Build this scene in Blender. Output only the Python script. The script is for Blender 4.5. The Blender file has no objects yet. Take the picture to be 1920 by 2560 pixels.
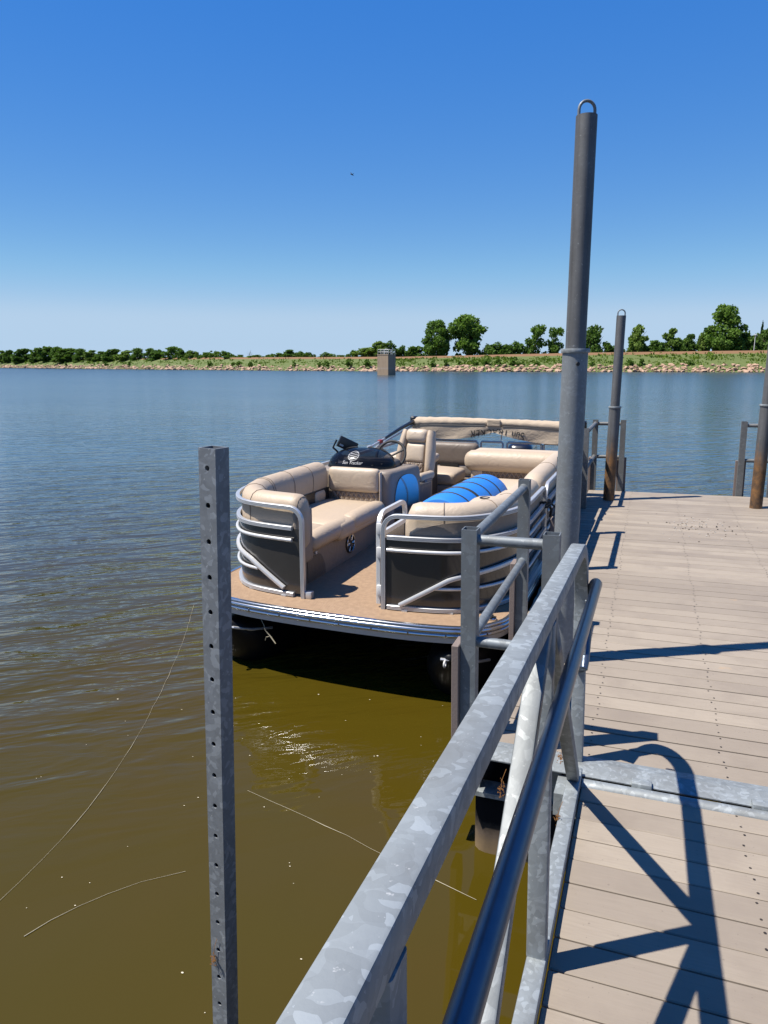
import bpy, bmesh, math, random
from mathutils import Vector, Matrix, Euler
R = math.radians
rnd = random.Random(7)
S = bpy.context.scene
COL = S.collection

# ------------------------------------------------------------------ camera, sky, sun, exposure
TILT = R(0.84)                       # the floating dock lists a little towards the boat
DOCK_ROT = Euler((0, -TILT, 0))
DM = DOCK_ROT.to_matrix()
EYE = DM @ Vector((0, 0, 1.85))
PITCH, YAW = math.atan(371 / 1776), math.atan(670 * math.cos(math.atan(371 / 1776)) / 1776)
cam_d = bpy.data.cameras.new('camera')
cam_d.sensor_fit = 'VERTICAL'; cam_d.sensor_height = 36.0
cam_d.lens = 36.0 * 1776 / 2560
cam_d.clip_start = 0.05; cam_d.clip_end = 6000
cam = bpy.data.objects.new('camera', cam_d); COL.objects.link(cam)
cam.location = EYE
cam.rotation_euler = Euler((math.pi / 2 - PITCH, 0, YAW))
S.camera = cam

SUN_EL, SUN_AZ = R(62.0), R(27.5)    # light travels towards +X,+Y
W = bpy.data.worlds.new('World'); S.world = W; W.use_nodes = True
wn = W.node_tree.nodes; wl = W.node_tree.links
bg = wn['Background']
sky = wn.new('ShaderNodeTexSky'); sky.sky_type = 'NISHITA'; sky.sun_disc = False
sky.sun_elevation = SUN_EL
sky.sun_rotation = math.pi + (math.pi / 2 - SUN_AZ)
sky.air_density = 0.7; sky.dust_density = 0.0; sky.ozone_density = 3.0; sky.altitude = 0
# phone-camera rendition of the same sky over the whole dome: more saturation, softer brightness range
hsv = wn.new('ShaderNodeSeparateColor'); hsv.mode = 'HSV'; wl.new(sky.outputs[0], hsv.inputs[0])
pw = wn.new('ShaderNodeMath'); pw.operation = 'POWER'; wl.new(hsv.outputs[2], pw.inputs[0]); pw.inputs[1].default_value = 0.25
pv = wn.new('ShaderNodeMath'); pv.operation = 'MULTIPLY'; wl.new(pw.outputs[0], pv.inputs[0]); pv.inputs[1].default_value = 3.88
pq = wn.new('ShaderNodeMath'); pq.operation = 'POWER'; wl.new(hsv.outputs[1], pq.inputs[0]); pq.inputs[1].default_value = 1.7
pm = wn.new('ShaderNodeMath'); pm.operation = 'MULTIPLY'; pm.use_clamp = True; wl.new(pq.outputs[0], pm.inputs[0]); pm.inputs[1].default_value = 1.66
ps = wn.new('ShaderNodeMath'); ps.operation = 'SMOOTH_MAX'; wl.new(pm.outputs[0], ps.inputs[0]); ps.inputs[1].default_value = 0.44; ps.inputs[2].default_value = 0.12
cmb = wn.new('ShaderNodeCombineColor'); cmb.mode = 'HSV'
hu = wn.new('ShaderNodeMath'); hu.operation = 'MULTIPLY_ADD'; wl.new(hsv.outputs[0], hu.inputs[0]); hu.inputs[1].default_value = 1.8; hu.inputs[2].default_value = 0.592 - 1.8 * 0.599
hx = wn.new('ShaderNodeMath'); hx.operation = 'SMOOTH_MAX'; wl.new(hu.outputs[0], hx.inputs[0]); hx.inputs[1].default_value = 0.589; hx.inputs[2].default_value = 0.01
wl.new(hx.outputs[0], cmb.inputs[0]); wl.new(ps.outputs[0], cmb.inputs[1]); wl.new(pv.outputs[0], cmb.inputs[2])
wl.new(cmb.outputs[0], bg.inputs[0]); bg.inputs[1].default_value = 0.067
sun_d = bpy.data.lights.new('sun', 'SUN'); sun_d.energy = 5.0; sun_d.angle = R(0.55); sun_d.color = (1.0, 0.945, 0.86)
sun = bpy.data.objects.new('sun', sun_d); COL.objects.link(sun)
sdir = Vector((math.cos(SUN_AZ) * math.cos(SUN_EL), math.sin(SUN_AZ) * math.cos(SUN_EL), -math.sin(SUN_EL)))
sun.rotation_euler = sdir.to_track_quat('-Z', 'Y').to_euler(); sun.location = (-20, -10, 40)
S.view_settings.view_transform = 'Standard'; S.view_settings.look = 'None'
S.view_settings.exposure = 0.95; S.view_settings.gamma = 1.0; S.view_settings.use_curve_mapping = False
S.render.engine = 'CYCLES'
S.cycles.max_bounces = 8; S.cycles.transparent_max_bounces = 8
S.cycles.use_denoising = True

# ------------------------------------------------------------------ helpers: objects
def props(o, label=None, cat=None, group=None, kind=None):
    if label: o['label'] = label
    if cat: o['category'] = cat
    if group: o['group'] = group
    if kind: o['kind'] = kind
    return o
def thing(name, label, cat, loc=(0, 0, 0), rot=(0, 0, 0), group=None):
    o = bpy.data.objects.new(name, None); COL.objects.link(o)
    o.empty_display_size = 0.1
    o.location = loc; o.rotation_euler = rot
    return props(o, label, cat, group)
def copy_tree(o, parent=None):
    c = o.copy(); COL.objects.link(c)
    if parent is not None: c.parent = parent
    for ch in o.children: copy_tree(ch, c)
    return c

class MB:
    """collects faces and links them as one mesh object"""
    def __init__(s): s.v = []; s.f = []
    def add(s, vs, fs, M=None):
        b = len(s.v)
        s.v += [tuple(M @ Vector(v)) if M else tuple(v) for v in vs]
        s.f += [tuple(i + b for i in f) for f in fs]
        return s
    def box(s, lo, hi, bev=0.0, M=None, seg=2):
        lo, hi = Vector(lo), Vector(hi)
        if bev <= 0:
            v = [(x, y, z) for z in (lo.z, hi.z) for y in (lo.y, hi.y) for x in (lo.x, hi.x)]
            return s.add(v, [(0, 2, 3, 1), (4, 5, 7, 6), (0, 1, 5, 4), (2, 6, 7, 3), (0, 4, 6, 2), (1, 3, 7, 5)], M)
        bm = bmesh.new(); bmesh.ops.create_cube(bm, size=1.0)
        c, d = (lo + hi) / 2, hi - lo
        for v in bm.verts: v.co = Vector((v.co.x * d.x, v.co.y * d.y, v.co.z * d.z)) + c
        bmesh.ops.bevel(bm, geom=list(bm.edges), offset=bev, segments=seg, affect='EDGES', profile=0.5)
        return s.bm(bm, M)
    def bm(s, bm, M=None):
        bm.verts.index_update()
        s.add([v.co.copy() for v in bm.verts], [[v.index for v in f.verts] for f in bm.faces], M); bm.free(); return s
    def tube(s, pts, r, n=12, cap=True, closed=False, M=None):
        pts = [Vector(p) for p in pts]; k = len(pts)
        rs = r if isinstance(r, (list, tuple)) else [r] * k
        vs, fs = [], []
        up = None
        for i, p in enumerate(pts):
            if closed: t = pts[(i + 1) % k] - pts[i - 1]
            else: t = pts[min(i + 1, k - 1)] - pts[max(i - 1, 0)]
            t.normalize()
            if up is None:
                up = Vector((0, 0, 1)) if abs(t.z) < 0.9 else Vector((1, 0, 0))
            a = t.cross(up)
            if a.length < 1e-5: a = t.cross(Vector((0.3, 1, 0)))
            a.normalize(); up = a.cross(t).normalized()
            for j in range(n):
                q = 2 * math.pi * j / n
                vs.append(p + (a * math.cos(q) + up * math.sin(q)) * rs[i])
        m = k if closed else k - 1
        for i in range(m):
            for j in range(n):
                a0, a1 = i * n + j, i * n + (j + 1) % n
                b0, b1 = ((i + 1) % k) * n + j, ((i + 1) % k) * n + (j + 1) % n
                fs.append((a0, a1, b1, b0))
        if cap and not closed:
            fs.append(tuple(range(n - 1, -1, -1))); fs.append(tuple((k - 1) * n + j for j in range(n)))
        return s.add(vs, fs, M)
    def sweep(s, prof, pts, outs=None, cap=True, closed=False, M=None, scales=None, pc=None):
        """prof: closed list (a along out, b along third axis)"""
        pts = [Vector(p) for p in pts]; k = len(pts); n = len(prof); vs, fs = [], []
        for i, p in enumerate(pts):
            t = (pts[(i + 1) % k] - pts[i - 1]) if closed else pts[min(i + 1, k - 1)] - pts[max(i - 1, 0)]
            t.normalize()
            o = Vector(outs[i]) if outs else Vector((t.y, -t.x, 0))
            o = (o - t * o.dot(t)).normalized()
            u = o.cross(t).normalized()
            if i == 0:
                if u.z < -1e-6: u = -u
            elif u.dot(pu) < 0: u = -u
            pu = u
            sc = scales[i] if scales else 1.0
            ca, cb = pc if pc else (0, 0)
            for a, b in prof: vs.append(p + o * (ca + (a - ca) * sc) + u * (cb + (b - cb) * sc))
        m = k if closed else k - 1
        for i in range(m):
            for j in range(n):
                a0, a1 = i * n + j, i * n + (j + 1) % n
                b0, b1 = ((i + 1) % k) * n + j, ((i + 1) % k) * n + (j + 1) % n
                fs.append((a0, b0, b1, a1))
        if cap and not closed:
            fs.append(tuple(range(n))); fs.append(tuple((k - 1) * n + j for j in range(n - 1, -1, -1)))
        return s.add(vs, fs, M)
    def prism(s, poly, z0, z1, M=None):
        n = len(poly)
        vs = [(x, y, z0) for x, y in poly] + [(x, y, z1) for x, y in poly]
        fs = [tuple(range(n - 1, -1, -1)), tuple(range(n, 2 * n))] + [(i, (i + 1) % n, n + (i + 1) % n, n + i) for i in range(n)]
        return s.add(vs, fs, M)
    def lathe(s, prof, n=24, M=None, cap=True):
        vs, fs = [], []
        for r, z in prof:
            for j in range(n):
                q = 2 * math.pi * j / n; vs.append((r * math.cos(q), r * math.sin(q), z))
        for i in range(len(prof) - 1):
            for j in range(n):
                fs.append((i * n + j, i * n + (j + 1) % n, (i + 1) * n + (j + 1) % n, (i + 1) * n + j))
        if cap: fs.append(tuple(range(n - 1, -1, -1))); fs.append(tuple((len(prof) - 1) * n + j for j in range(n)))
        return s.add(vs, fs, M)
    def cushion(s, c, size, r=0.05, bulge=(0, 0, 0), n=9, M=None):
        h = Vector(size) / 2; r = min(r, h.x, h.y, h.z)
        vs, fs, idx = [], [], {}
        def vid(i, j, k):
            if (i, j, k) in idx: return idx[(i, j, k)]
            def g(m, hh):                                   # denser samples near the rim
                u = 2 * m / n - 1
                return math.copysign(1 - (1 - abs(u)) ** 1.5, u) * hh
            p = Vector((g(i, h.x), g(j, h.y), g(k, h.z)))
            q = Vector([max(-(hh - r), min(hh - r, w)) for w, hh in zip(p, h)])
            d = p - q
            if d.length > 1e-9: p = q + d.normalized() * r
            u, v, w = p.x / h.x, p.y / h.y, p.z / h.z
            p += Vector((u * bulge[0] * (1 - v * v) * (1 - w * w), v * bulge[1] * (1 - u * u) * (1 - w * w), w * bulge[2] * (1 - u * u) * (1 - v * v)))
            idx[(i, j, k)] = len(vs); vs.append(p + Vector(c)); return idx[(i, j, k)]
        for a in range(n):
            for b in range(n):
                for k in (0, n):
                    q = [vid(a, b, k), vid(a + 1, b, k), vid(a + 1, b + 1, k), vid(a, b + 1, k)]; fs.append(q if k else q[::-1])
                    q = [vid(a, k, b), vid(a + 1, k, b), vid(a + 1, k, b + 1), vid(a, k, b + 1)]; fs.append(q[::-1] if k else q)
                    q = [vid(k, a, b), vid(k, a + 1, b), vid(k, a + 1, b + 1), vid(k, a, b + 1)]; fs.append(q if k else q[::-1])
        return s.add(vs, fs, M)
    def build(s, name, mat, parent=None, off=(0, 0, 0), smooth=35, label=None, **kw):
        me = bpy.data.meshes.new(name)
        ox, oy, oz = off
        me.from_pydata([(x - ox, y - oy, z - oz) for x, y, z in s.v], [], s.f)
        me.update()
        bm = bmesh.new(); bm.from_mesh(me)
        if len(bm.faces) < 60000: bmesh.ops.recalc_face_normals(bm, faces=list(bm.faces))
        bm.to_mesh(me); bm.free()
        if smooth:
            me.polygons.foreach_set('use_smooth', [True] * len(me.polygons))
            me.set_sharp_from_angle(angle=R(smooth))
        for m in (mat if isinstance(mat, (list, tuple)) else [mat]):
            me.materials.append(m)
        o = bpy.data.objects.new(name, me); COL.objects.link(o)
        if parent is not None: o.parent = parent
        return props(o, label, **kw)

def catmull(pts, step=0.04):
    P = [Vector(p) for p in pts]; P = [2 * P[0] - P[1]] + P + [2 * P[-1] - P[-2]]
    out = []
    for i in range(1, len(P) - 2):
        n = max(1, int((P[i + 1] - P[i]).length / step))
        for k in range(n):
            t = k / n; a, b, c, d = P[i - 1], P[i], P[i + 1], P[i + 2]
            out.append(0.5 * ((2 * b) + (c - a) * t + (2 * a - 5 * b + 4 * c - d) * t * t + (3 * b - a - 3 * c + d) * t ** 3))
    out.append(P[-2]); return out
def arc(c, r, a0, a1, n, u=(1, 0, 0), v=(0, 0, 1)):
    c, u, v = Vector(c), Vector(u), Vector(v)
    return [c + u * r * math.cos(a0 + (a1 - a0) * i / n) + v * r * math.sin(a0 + (a1 - a0) * i / n) for i in range(n + 1)]

# ------------------------------------------------------------------ helpers: materials
class NT:
    def __init__(s, name):
        s.m = bpy.data.materials.new(name); s.m.use_nodes = True
        s.t = s.m.node_tree; s.n = s.t.nodes; s.b = s.n['Principled BSDF']
        s._co = None
    def L(s, a, b): s.t.links.new(a, b)
    def co(s, scale=(1, 1, 1), rot=(0, 0, 0)):
        tc = s.n.new('ShaderNodeTexCoord'); mp = s.n.new('ShaderNodeMapping')
        mp.inputs['Scale'].default_value = scale; mp.inputs['Rotation'].default_value = rot
        s.L(tc.outputs['Object'], mp.inputs[0]); return mp.outputs[0]
    def noise(s, scale, detail=4, rough=0.55, co=None, sc=(1, 1, 1), dist=0.0):
        n = s.n.new('ShaderNodeTexNoise'); n.inputs['Scale'].default_value = scale
        n.inputs['Detail'].default_value = detail; n.inputs['Roughness'].default_value = rough; n.inputs['Distortion'].default_value = dist
        s.L(co or s.co(sc), n.inputs['Vector']); return n.outputs['Fac']
    def voro(s, scale, out='Color', feature='F1', co=None, rand=1.0):
        n = s.n.new('ShaderNodeTexVoronoi'); n.feature = feature; n.inputs['Scale'].default_value = scale
        n.inputs['Randomness'].default_value = rand
        s.L(co or s.co(), n.inputs['Vector']); return n.outputs[out]
    def ramp(s, fac, stops, interp='LINEAR'):
        n = s.n.new('ShaderNodeValToRGB'); e = n.color_ramp.elements; n.color_ramp.interpolation = interp
        while len(e) < len(stops): e.new(0.5)
        for el, (p, c) in zip(e, stops):
            el.position = p; el.color = (c, c, c, 1) if isinstance(c, (int, float)) else (*c, 1)
        s.L(fac, n.inputs[0]); return n.outputs[0]
    def mix(s, fac, a, b, mode='MIX'):
        n = s.n.new('ShaderNodeMix'); n.data_type = 'RGBA'; n.blend_type = mode
        for val, i in ((fac, 0), (a, 6), (b, 7)):
            if isinstance(val, (int, float)): n.inputs[i].default_value = val if i == 0 else (val, val, val, 1)
            elif isinstance(val, tuple): n.inputs[i].default_value = (*val, 1)
            else: s.L(val, n.inputs[i])
        return n.outputs[2]
    def math(s, op, a, b=0.0, c=0.0):
        n = s.n.new('ShaderNodeMath'); n.operation = op
        for val, i in ((a, 0), (b, 1), (c, 2)):
            if isinstance(val, (int, float)): n.inputs[i].default_value = val
            else: s.L(val, n.inputs[i])
        return n.outputs[0]
    def xyz(s, co=None):
        n = s.n.new('ShaderNodeSeparateXYZ'); s.L(co or s.co(), n.inputs[0]); return n.outputs
    def objrand(s):
        return s.n.new('ShaderNodeObjectInfo').outputs['Random']
    def bump(s, h, strength=0.3, dist=0.01, prev=None):
        n = s.n.new('ShaderNodeBump'); n.inputs['Strength'].default_value = strength; n.inputs['Distance'].default_value = dist
        s.L(h, n.inputs['Height'])
        if prev: s.L(prev, n.inputs['Normal'])
        return n.outputs[0]
    def out(s, color=None, rough=None, metal=0.0, spec=None, coat=0.0, normal=None, coat_rough=0.05, k=0.665):
        b = s.b                                            # k: base colours are kept low, as the picture is exposed brightly
        if isinstance(color, tuple): color = tuple(v * k for v in color)
        elif color is not None: color = s.mix(1.0, color, (k, k, k), 'MULTIPLY')
        def put(sock, v):
            if v is None: return
            if isinstance(v, (int, float)): sock.default_value = v
            elif isinstance(v, tuple): sock.default_value = (*v, 1)
            else: s.L(v, sock)
        put(b.inputs['Base Color'], color); put(b.inputs['Roughness'], rough); put(b.inputs['Metallic'], metal)
        put(b.inputs['Specular IOR Level'], spec); put(b.inputs['Coat Weight'], coat); b.inputs['Coat Roughness'].default_value = coat_rough
        if normal: s.L(normal, b.inputs['Normal'])
        return s.m

def galvanised(name, base=(0.36, 0.395, 0.405), dark=0.72, cell=62, dirt=0.5, warm=0.0):
    t = NT(name)
    sp = t.noise(9, 2); co = t.co()
    mixv = t.n.new('ShaderNodeMix'); mixv.data_type = 'VECTOR'; mixv.inputs[0].default_value = 0.06
    nz = t.n.new('ShaderNodeTexNoise'); nz.inputs['Scale'].default_value = 14; t.L(co, nz.inputs['Vector'])
    t.L(co, mixv.inputs[4]); t.L(nz.outputs['Color'], mixv.inputs[5])
    c1 = t.voro(cell, co=mixv.outputs[1]); f1 = t.xyz(c1)[0]
    c2 = t.voro(cell * 0.45, co=mixv.outputs[1]); f2 = t.xyz(c2)[1]
    spang = t.math('ADD', t.math('MULTIPLY', t.ramp(f1, [(0.0, 0.0), (0.72, 0.25), (0.86, 0.9), (1, 1)]), 0.68), t.math('MULTIPLY', f2, 0.28))
    col = t.mix(spang, tuple(v * dark for v in base), tuple(min(1, v * (1 + (1 - dark) * 0.9)) for v in base))
    col = t.mix(t.math('MULTIPLY', t.ramp(t.noise(3.0, 6, 0.65), [(0.45, 0), (0.72, 1)]), dirt), col, (0.16, 0.15, 0.13))
    col = t.mix(t.ramp(t.noise(60, 3, 0.7), [(0.66, 0), (0.72, 0.7)]), col, (0.62, 0.63, 0.62))
    rough = t.math('ADD', t.math('MULTIPLY', spang, -0.10), 0.60)
    return t.out(col, rough, 0.30, normal=t.bump(t.noise(70, 3), 0.12, 0.004))

M = {}
M['galv'] = galvanised('galvanised steel')
M['galv_lt'] = galvanised('clean galvanised brace', base=(0.25, 0.27, 0.275), dark=0.8, cell=40, dirt=0.3)
M['galv_dark'] = galvanised('weathered galvanised steel', base=(0.225, 0.255, 0.275), dark=0.78, cell=30, dirt=0.5)
M['galv_grey'] = galvanised('old galvanised tube', base=(0.20, 0.205, 0.20), dark=0.8, cell=40, dirt=0.7)
def pile_material(name, rust_z0, rust_z1):
    t = NT(name)
    z = t.xyz()[2]
    base = t.mix(t.noise(5, 6, 0.65), (0.085, 0.083, 0.08), (0.225, 0.23, 0.235))
    base = t.mix(t.ramp(t.noise(55, 4, 0.7), [(0.63, 0), (0.70, 0.8)]), base, (0.45, 0.46, 0.46))
    streak = t.noise(1.0, 5, 0.6, sc=(26, 26, 1.3))
    base = t.mix(t.math('MULTIPLY', t.ramp(streak, [(0.46, 0), (0.72, 1)]), 0.65), base, (0.07, 0.066, 0.062))
    if rust_z1 is not None:
        k = t.math('SUBTRACT', z, rust_z0)
        k = t.math('ADD', t.math('DIVIDE', k, rust_z1 - rust_z0), t.math('MULTIPLY', t.math('SUBTRACT', streak, 0.5), 0.9))
        k = t.ramp(k, [(0.55, 1), (0.95, 0)])
        rust = t.mix(t.ramp(t.noise(9, 6, 0.7), [(0.35, 0), (0.65, 1)]), (0.075, 0.055, 0.04), (0.34, 0.17, 0.06))
        base = t.mix(k, base, rust)
    return t.out(base, 0.62, 0.3, normal=t.bump(t.noise(40, 5), 0.2, 0.004))
M['pile'] = pile_material('piling pipe', 0, None)
M['pile_rust'] = pile_material('rusting piling pipe', 0.0, 0.95)
t = NT('bluish shaded handrail'); M['handrail'] = t.out(t.mix(t.noise(30, 4), (0.10, 0.135, 0.19), (0.17, 0.205, 0.26)), 0.32, 0.7, normal=t.bump(t.noise(6, 2, sc=(1, 0.2, 1)), 0.05, 0.01))  # galvanised pipe; top rail's shade and sky blue put into its base colour

def plank_mat(name):
    t = NT(name)
    r = t.objrand()
    sh = t.n.new('ShaderNodeVectorMath'); sh.operation = 'ADD'; t.L(t.co(), sh.inputs[0])
    cx = t.n.new('ShaderNodeCombineXYZ'); t.L(t.math('MULTIPLY', r, 91.0), cx.inputs[0]); t.L(t.math('MULTIPLY', r, 37.0), cx.inputs[1]); t.L(cx.outputs[0], sh.inputs[1])
    def cs(sc):
        mp = t.n.new('ShaderNodeMapping'); mp.inputs['Scale'].default_value = sc; t.L(sh.outputs[0], mp.inputs[0]); return mp.outputs[0]
    grain = t.noise(1.0, 6, 0.7, co=cs((7, 120, 60)))
    col = t.mix(grain, (0.285, 0.234, 0.178), (0.46, 0.39, 0.305))
    col = t.mix(t.math('MULTIPLY', r, 0.62), col, (0.235, 0.192, 0.150))
    col = t.mix(t.math('MULTIPLY', t.ramp(t.noise(2.2, 5, 0.6, co=cs((1, 1, 1))), [(0.46, 0), (0.68, 1)]), 0.5), col, (0.22, 0.178, 0.14))
    col = t.mix(t.math('MULTIPLY', t.ramp(t.noise(6.0, 3, 0.5, co=cs((1, 1, 1))), [(0.70, 0), (0.78, 1)]), 0.45), col, (0.55, 0.34, 0.16))
    col = t.mix(t.ramp(t.noise(75, 2, 0.5, co=cs((1, 1, 1))), [(0.70, 0), (0.74, 0.5)]), col, (0.13, 0.10, 0.08))
    return t.out(col, 0.72, normal=t.bump(grain, 0.25, 0.003))
M['plank'] = plank_mat('composite deck board')
t = NT('composite fascia board'); g = t.noise(90, 3, 0.6)
M['rub'] = t.out(t.mix(g, (0.17, 0.13, 0.115), (0.27, 0.215, 0.19)), 0.8, normal=t.bump(g, 0.4, 0.003))
t = NT('black float plastic'); z = t.xyz()[2]; nn = t.noise(14, 5, 0.7)
k = t.ramp(t.math('ADD', z, t.math('MULTIPLY', nn, 0.12)), [(0.0, (0.02, 0.022, 0.012)), (0.27, (0.05, 0.055, 0.02)), (0.34, (0.27, 0.19, 0.105)), (0.44, (0.13, 0.10, 0.075)), (0.52, (0.012, 0.012, 0.013))])
M['float'] = t.out(k, 0.8, spec=0.05)
t = NT('screw steel'); M['screw'] = t.out((0.085, 0.065, 0.05), 0.5, 0.6)
t = NT('grey steel beam'); M['beam'] = t.out(t.mix(t.noise(12, 4), (0.30, 0.31, 0.31), (0.42, 0.43, 0.42)), 0.55, 0.4)  # plain steel grey, tone varied at random
# boat materials
def alu(name, base=(0.78, 0.79, 0.80), rough=0.36, metal=0.6):
    t = NT(name); n_ = t.noise(1.0, 4, 0.6, sc=(30, 30, 3))
    return t.out(t.mix(n_, tuple(v * 0.88 for v in base), base), rough, metal)
M['alu'] = alu('brushed aluminium rail')
M['alu_white'] = alu('satin aluminium tube', (0.82, 0.82, 0.81), 0.36, 0.35)
M['alu_trim'] = alu('polished aluminium trim', (0.85, 0.86, 0.87), 0.17, 0.95)
def vinyl(name, col, rough=0.52, wear=0.25):
    t = NT(name)
    n_ = t.noise(3, 4, 0.6); pores = t.voro(420, 'Distance')
    c = t.mix(t.math('MULTIPLY', n_, wear), col, tuple(v * 0.72 for v in col))
    return t.out(c, rough, 0.0, normal=t.bump(pores, 0.06, 0.002, t.bump(t.noise(7, 4, 0.6, dist=1.2), 0.22, 0.03)))
M['beige'] = vinyl('beige vinyl', (0.57, 0.445, 0.315))
M['beige_lt'] = vinyl('cream vinyl', (0.61, 0.49, 0.36))
M['taupe'] = vinyl('taupe vinyl', (0.30, 0.245, 0.195))
M['taupe_shaded'] = vinyl('shade-darkened taupe vinyl', (0.20, 0.155, 0.115))  # taupe darkened: the bench backrest's shade is put into the colour
M['taupe_dk'] = vinyl('dark taupe plastic', (0.13, 0.11, 0.09), 0.5)
M['grey_vinyl'] = vinyl('grey vinyl', (0.16, 0.15, 0.145), 0.4)
M['seam'] = NT('seam piping').out((0.25, 0.19, 0.14), 0.6)
M['seam_dk'] = NT('dark seam').out((0.05, 0.042, 0.036), 0.6)
M['black'] = NT('black plastic').out((0.014, 0.014, 0.015), 0.38)
M['hull'] = NT('black painted pontoon').out((0.008, 0.008, 0.009), 0.42, spec=0.22)
M['rubber'] = NT('black rubber').out((0.02, 0.02, 0.02), 0.7)
M['chrome'] = NT('chrome').out((0.8, 0.8, 0.8), 0.15, 1.0)
M['white_plastic'] = NT('white plastic').out((0.75, 0.74, 0.71), 0.45)
M['red'] = NT('red tag').out((0.30, 0.03, 0.03), 0.5)
M['decal'] = NT('white decal').out((0.5, 0.5, 0.5), 0.5)
M['decal_black'] = NT('black print').out((0.02, 0.018, 0.016), 0.7)
def quilt(name, co_axes, col, line):
    t = NT(name); x = t.xyz(); a, b = x[co_axes[0]], x[co_axes[1]]
    def stripes(s):
        k = t.math('FRACT', t.math('MULTIPLY', t.math('ADD', t.math('MULTIPLY', a, 0.5 * s), b) if s else b, 1.0 / 0.062))
        return t.math('ABSOLUTE', t.math('SUBTRACT', k, 0.5))
    s1 = t.math('FRACT', t.math('DIVIDE', t.math('ADD', t.math('MULTIPLY', a, 1.5), b), 0.085))
    s2 = t.math('FRACT', t.math('DIVIDE', t.math('SUBTRACT', t.math('MULTIPLY', a, 1.5), b), 0.085))
    d1 = t.math('ABSOLUTE', t.math('SUBTRACT', s1, 0.5)); d2 = t.math('ABSOLUTE', t.math('SUBTRACT', s2, 0.5))
    d = t.math('MAXIMUM', d1, d2)                         # 0.5 on a stitch line
    c = t.mix(t.ramp(d, [(0.43, 0), (0.48, 1)]), col, line)
    h = t.ramp(d, [(0.1, 1), (0.5, 0)])
    return t.out(c, 0.5, normal=t.bump(h, 0.5, 0.02))
M['quilt'] = quilt('quilted taupe vinyl', (0, 2), (0.27, 0.205, 0.15), (0.42, 0.34, 0.27))
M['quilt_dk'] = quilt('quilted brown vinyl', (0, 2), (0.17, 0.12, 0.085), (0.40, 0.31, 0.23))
t = NT('charcoal hull panel'); z = t.xyz()[2]
n_ = t.noise(2.5, 3); drip = t.noise(1.0, 5, 0.7, sc=(45, 45, 5))
c = t.mix(t.math('MULTIPLY', n_, 0.5), (0.055, 0.050, 0.044), (0.075, 0.068, 0.058))
c = t.mix(t.ramp(drip, [(0.71, 0), (0.76, 0.55)]), c, (0.5, 0.47, 0.42))
M['panel'] = t.out(c, 0.22, 0.35, coat=0.6, coat_rough=0.08)
t = NT('woven tan marine carpet'); x = t.xyz()
w1 = t.math('SINE', t.math('MULTIPLY', x[0], 420)); w2 = t.math('SINE', t.math('MULTIPLY', x[1], 300))
wv = t.math('MULTIPLY', w1, w2)
c = t.mix(t.math('ADD', t.math('MULTIPLY', wv, 0.25), 0.5), (0.25, 0.155, 0.088), (0.46, 0.315, 0.20))
c = t.mix(t.math('MULTIPLY', t.ramp(t.noise(3.5, 5, 0.7), [(0.35, 0), (0.7, 1)]), 0.6), c, (0.30, 0.185, 0.105))
c = t.mix(t.math('MULTIPLY', t.noise(1.0, 3, 0.6, sc=(150, 12, 1)), 0.35), c, (0.62, 0.42, 0.25))
c = t.mix(t.math('MULTIPLY', t.ramp(t.noise(22, 4, 0.75), [(0.38, 0), (0.62, 1)]), 0.42), c, (0.21, 0.13, 0.075))
M['carpet'] = t.out(c, 0.85, normal=t.bump(wv, 0.3, 0.002))
t = NT('blue foam'); n_ = t.noise(5, 5, 0.6)
M['blue'] = t.out(t.mix(n_, (0.015, 0.20, 0.72), (0.025, 0.26, 0.80)), 0.55, normal=t.bump(t.noise(35, 3), 0.08, 0.01))
t = NT('glossy console gelcoat'); M['gel'] = t.out((0.40, 0.40, 0.41), 0.07, 1.0, k=1)
t = NT('smoked acrylic')
t.out((0.012, 0.012, 0.013), 0.08, 0.0, spec=0.35, coat=0.35, coat_rough=0.22)
tr = t.n.new('ShaderNodeBsdfTransparent'); tr.inputs[0].default_value = (0.20, 0.21, 0.23, 1)
mx = t.n.new('ShaderNodeMixShader'); mx.inputs[0].default_value = 0.42
t.L(tr.outputs[0], mx.inputs[1]); t.L(t.b.outputs[0], mx.inputs[2]); t.L(mx.outputs[0], t.n['Material Output'].inputs[0]); M['smoke'] = t.m
t = NT('canvas'); n_ = t.noise(1.0, 5, 0.65, sc=(9, 30, 30))
M['canvas'] = t.out(t.mix(n_, (0.48, 0.375, 0.265), (0.60, 0.485, 0.355)), 0.85, normal=t.bump(t.noise(1.0, 4, 0.6, sc=(10, 30, 14), dist=0.8), 0.6, 0.016))
M['cowl'] = NT('black motor cowling').out((0.012, 0.016, 0.03), 0.22, 0.1, coat=0.5)
t = NT('concrete'); z = t.xyz()[2]
n_ = t.noise(1.0, 5, 0.6, sc=(3, 3, 0.5)); b_ = t.math('FRACT', t.math('MULTIPLY', z, 3.0))
c = t.mix(n_, (0.30, 0.215, 0.14), (0.46, 0.345, 0.235))
c = t.mix(t.ramp(b_, [(0.0, 0.5), (0.12, 0)]), c, (0.27, 0.19, 0.12))
c = t.mix(t.math('MULTIPLY', t.ramp(t.noise(1.0, 4, 0.7, sc=(5, 5, 0.25)), [(0.55, 0), (0.68, 1)]), t.ramp(z, [(0.0, 0.2), (0.4, 0.8)])), c, (0.14, 0.105, 0.075))
c = t.mix(t.ramp(t.math('ABSOLUTE', t.math('SUBTRACT', z, 1.45)), [(0.0, 0.45), (0.28, 0)]), c, (0.44, 0.37, 0.32))
M['concrete'] = t.out(c, 0.85)
t = NT('riprap stone'); n_ = t.noise(1.3, 5, 0.6)
c = t.mix(n_, (0.36, 0.215, 0.13), (0.66, 0.47, 0.33))
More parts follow.
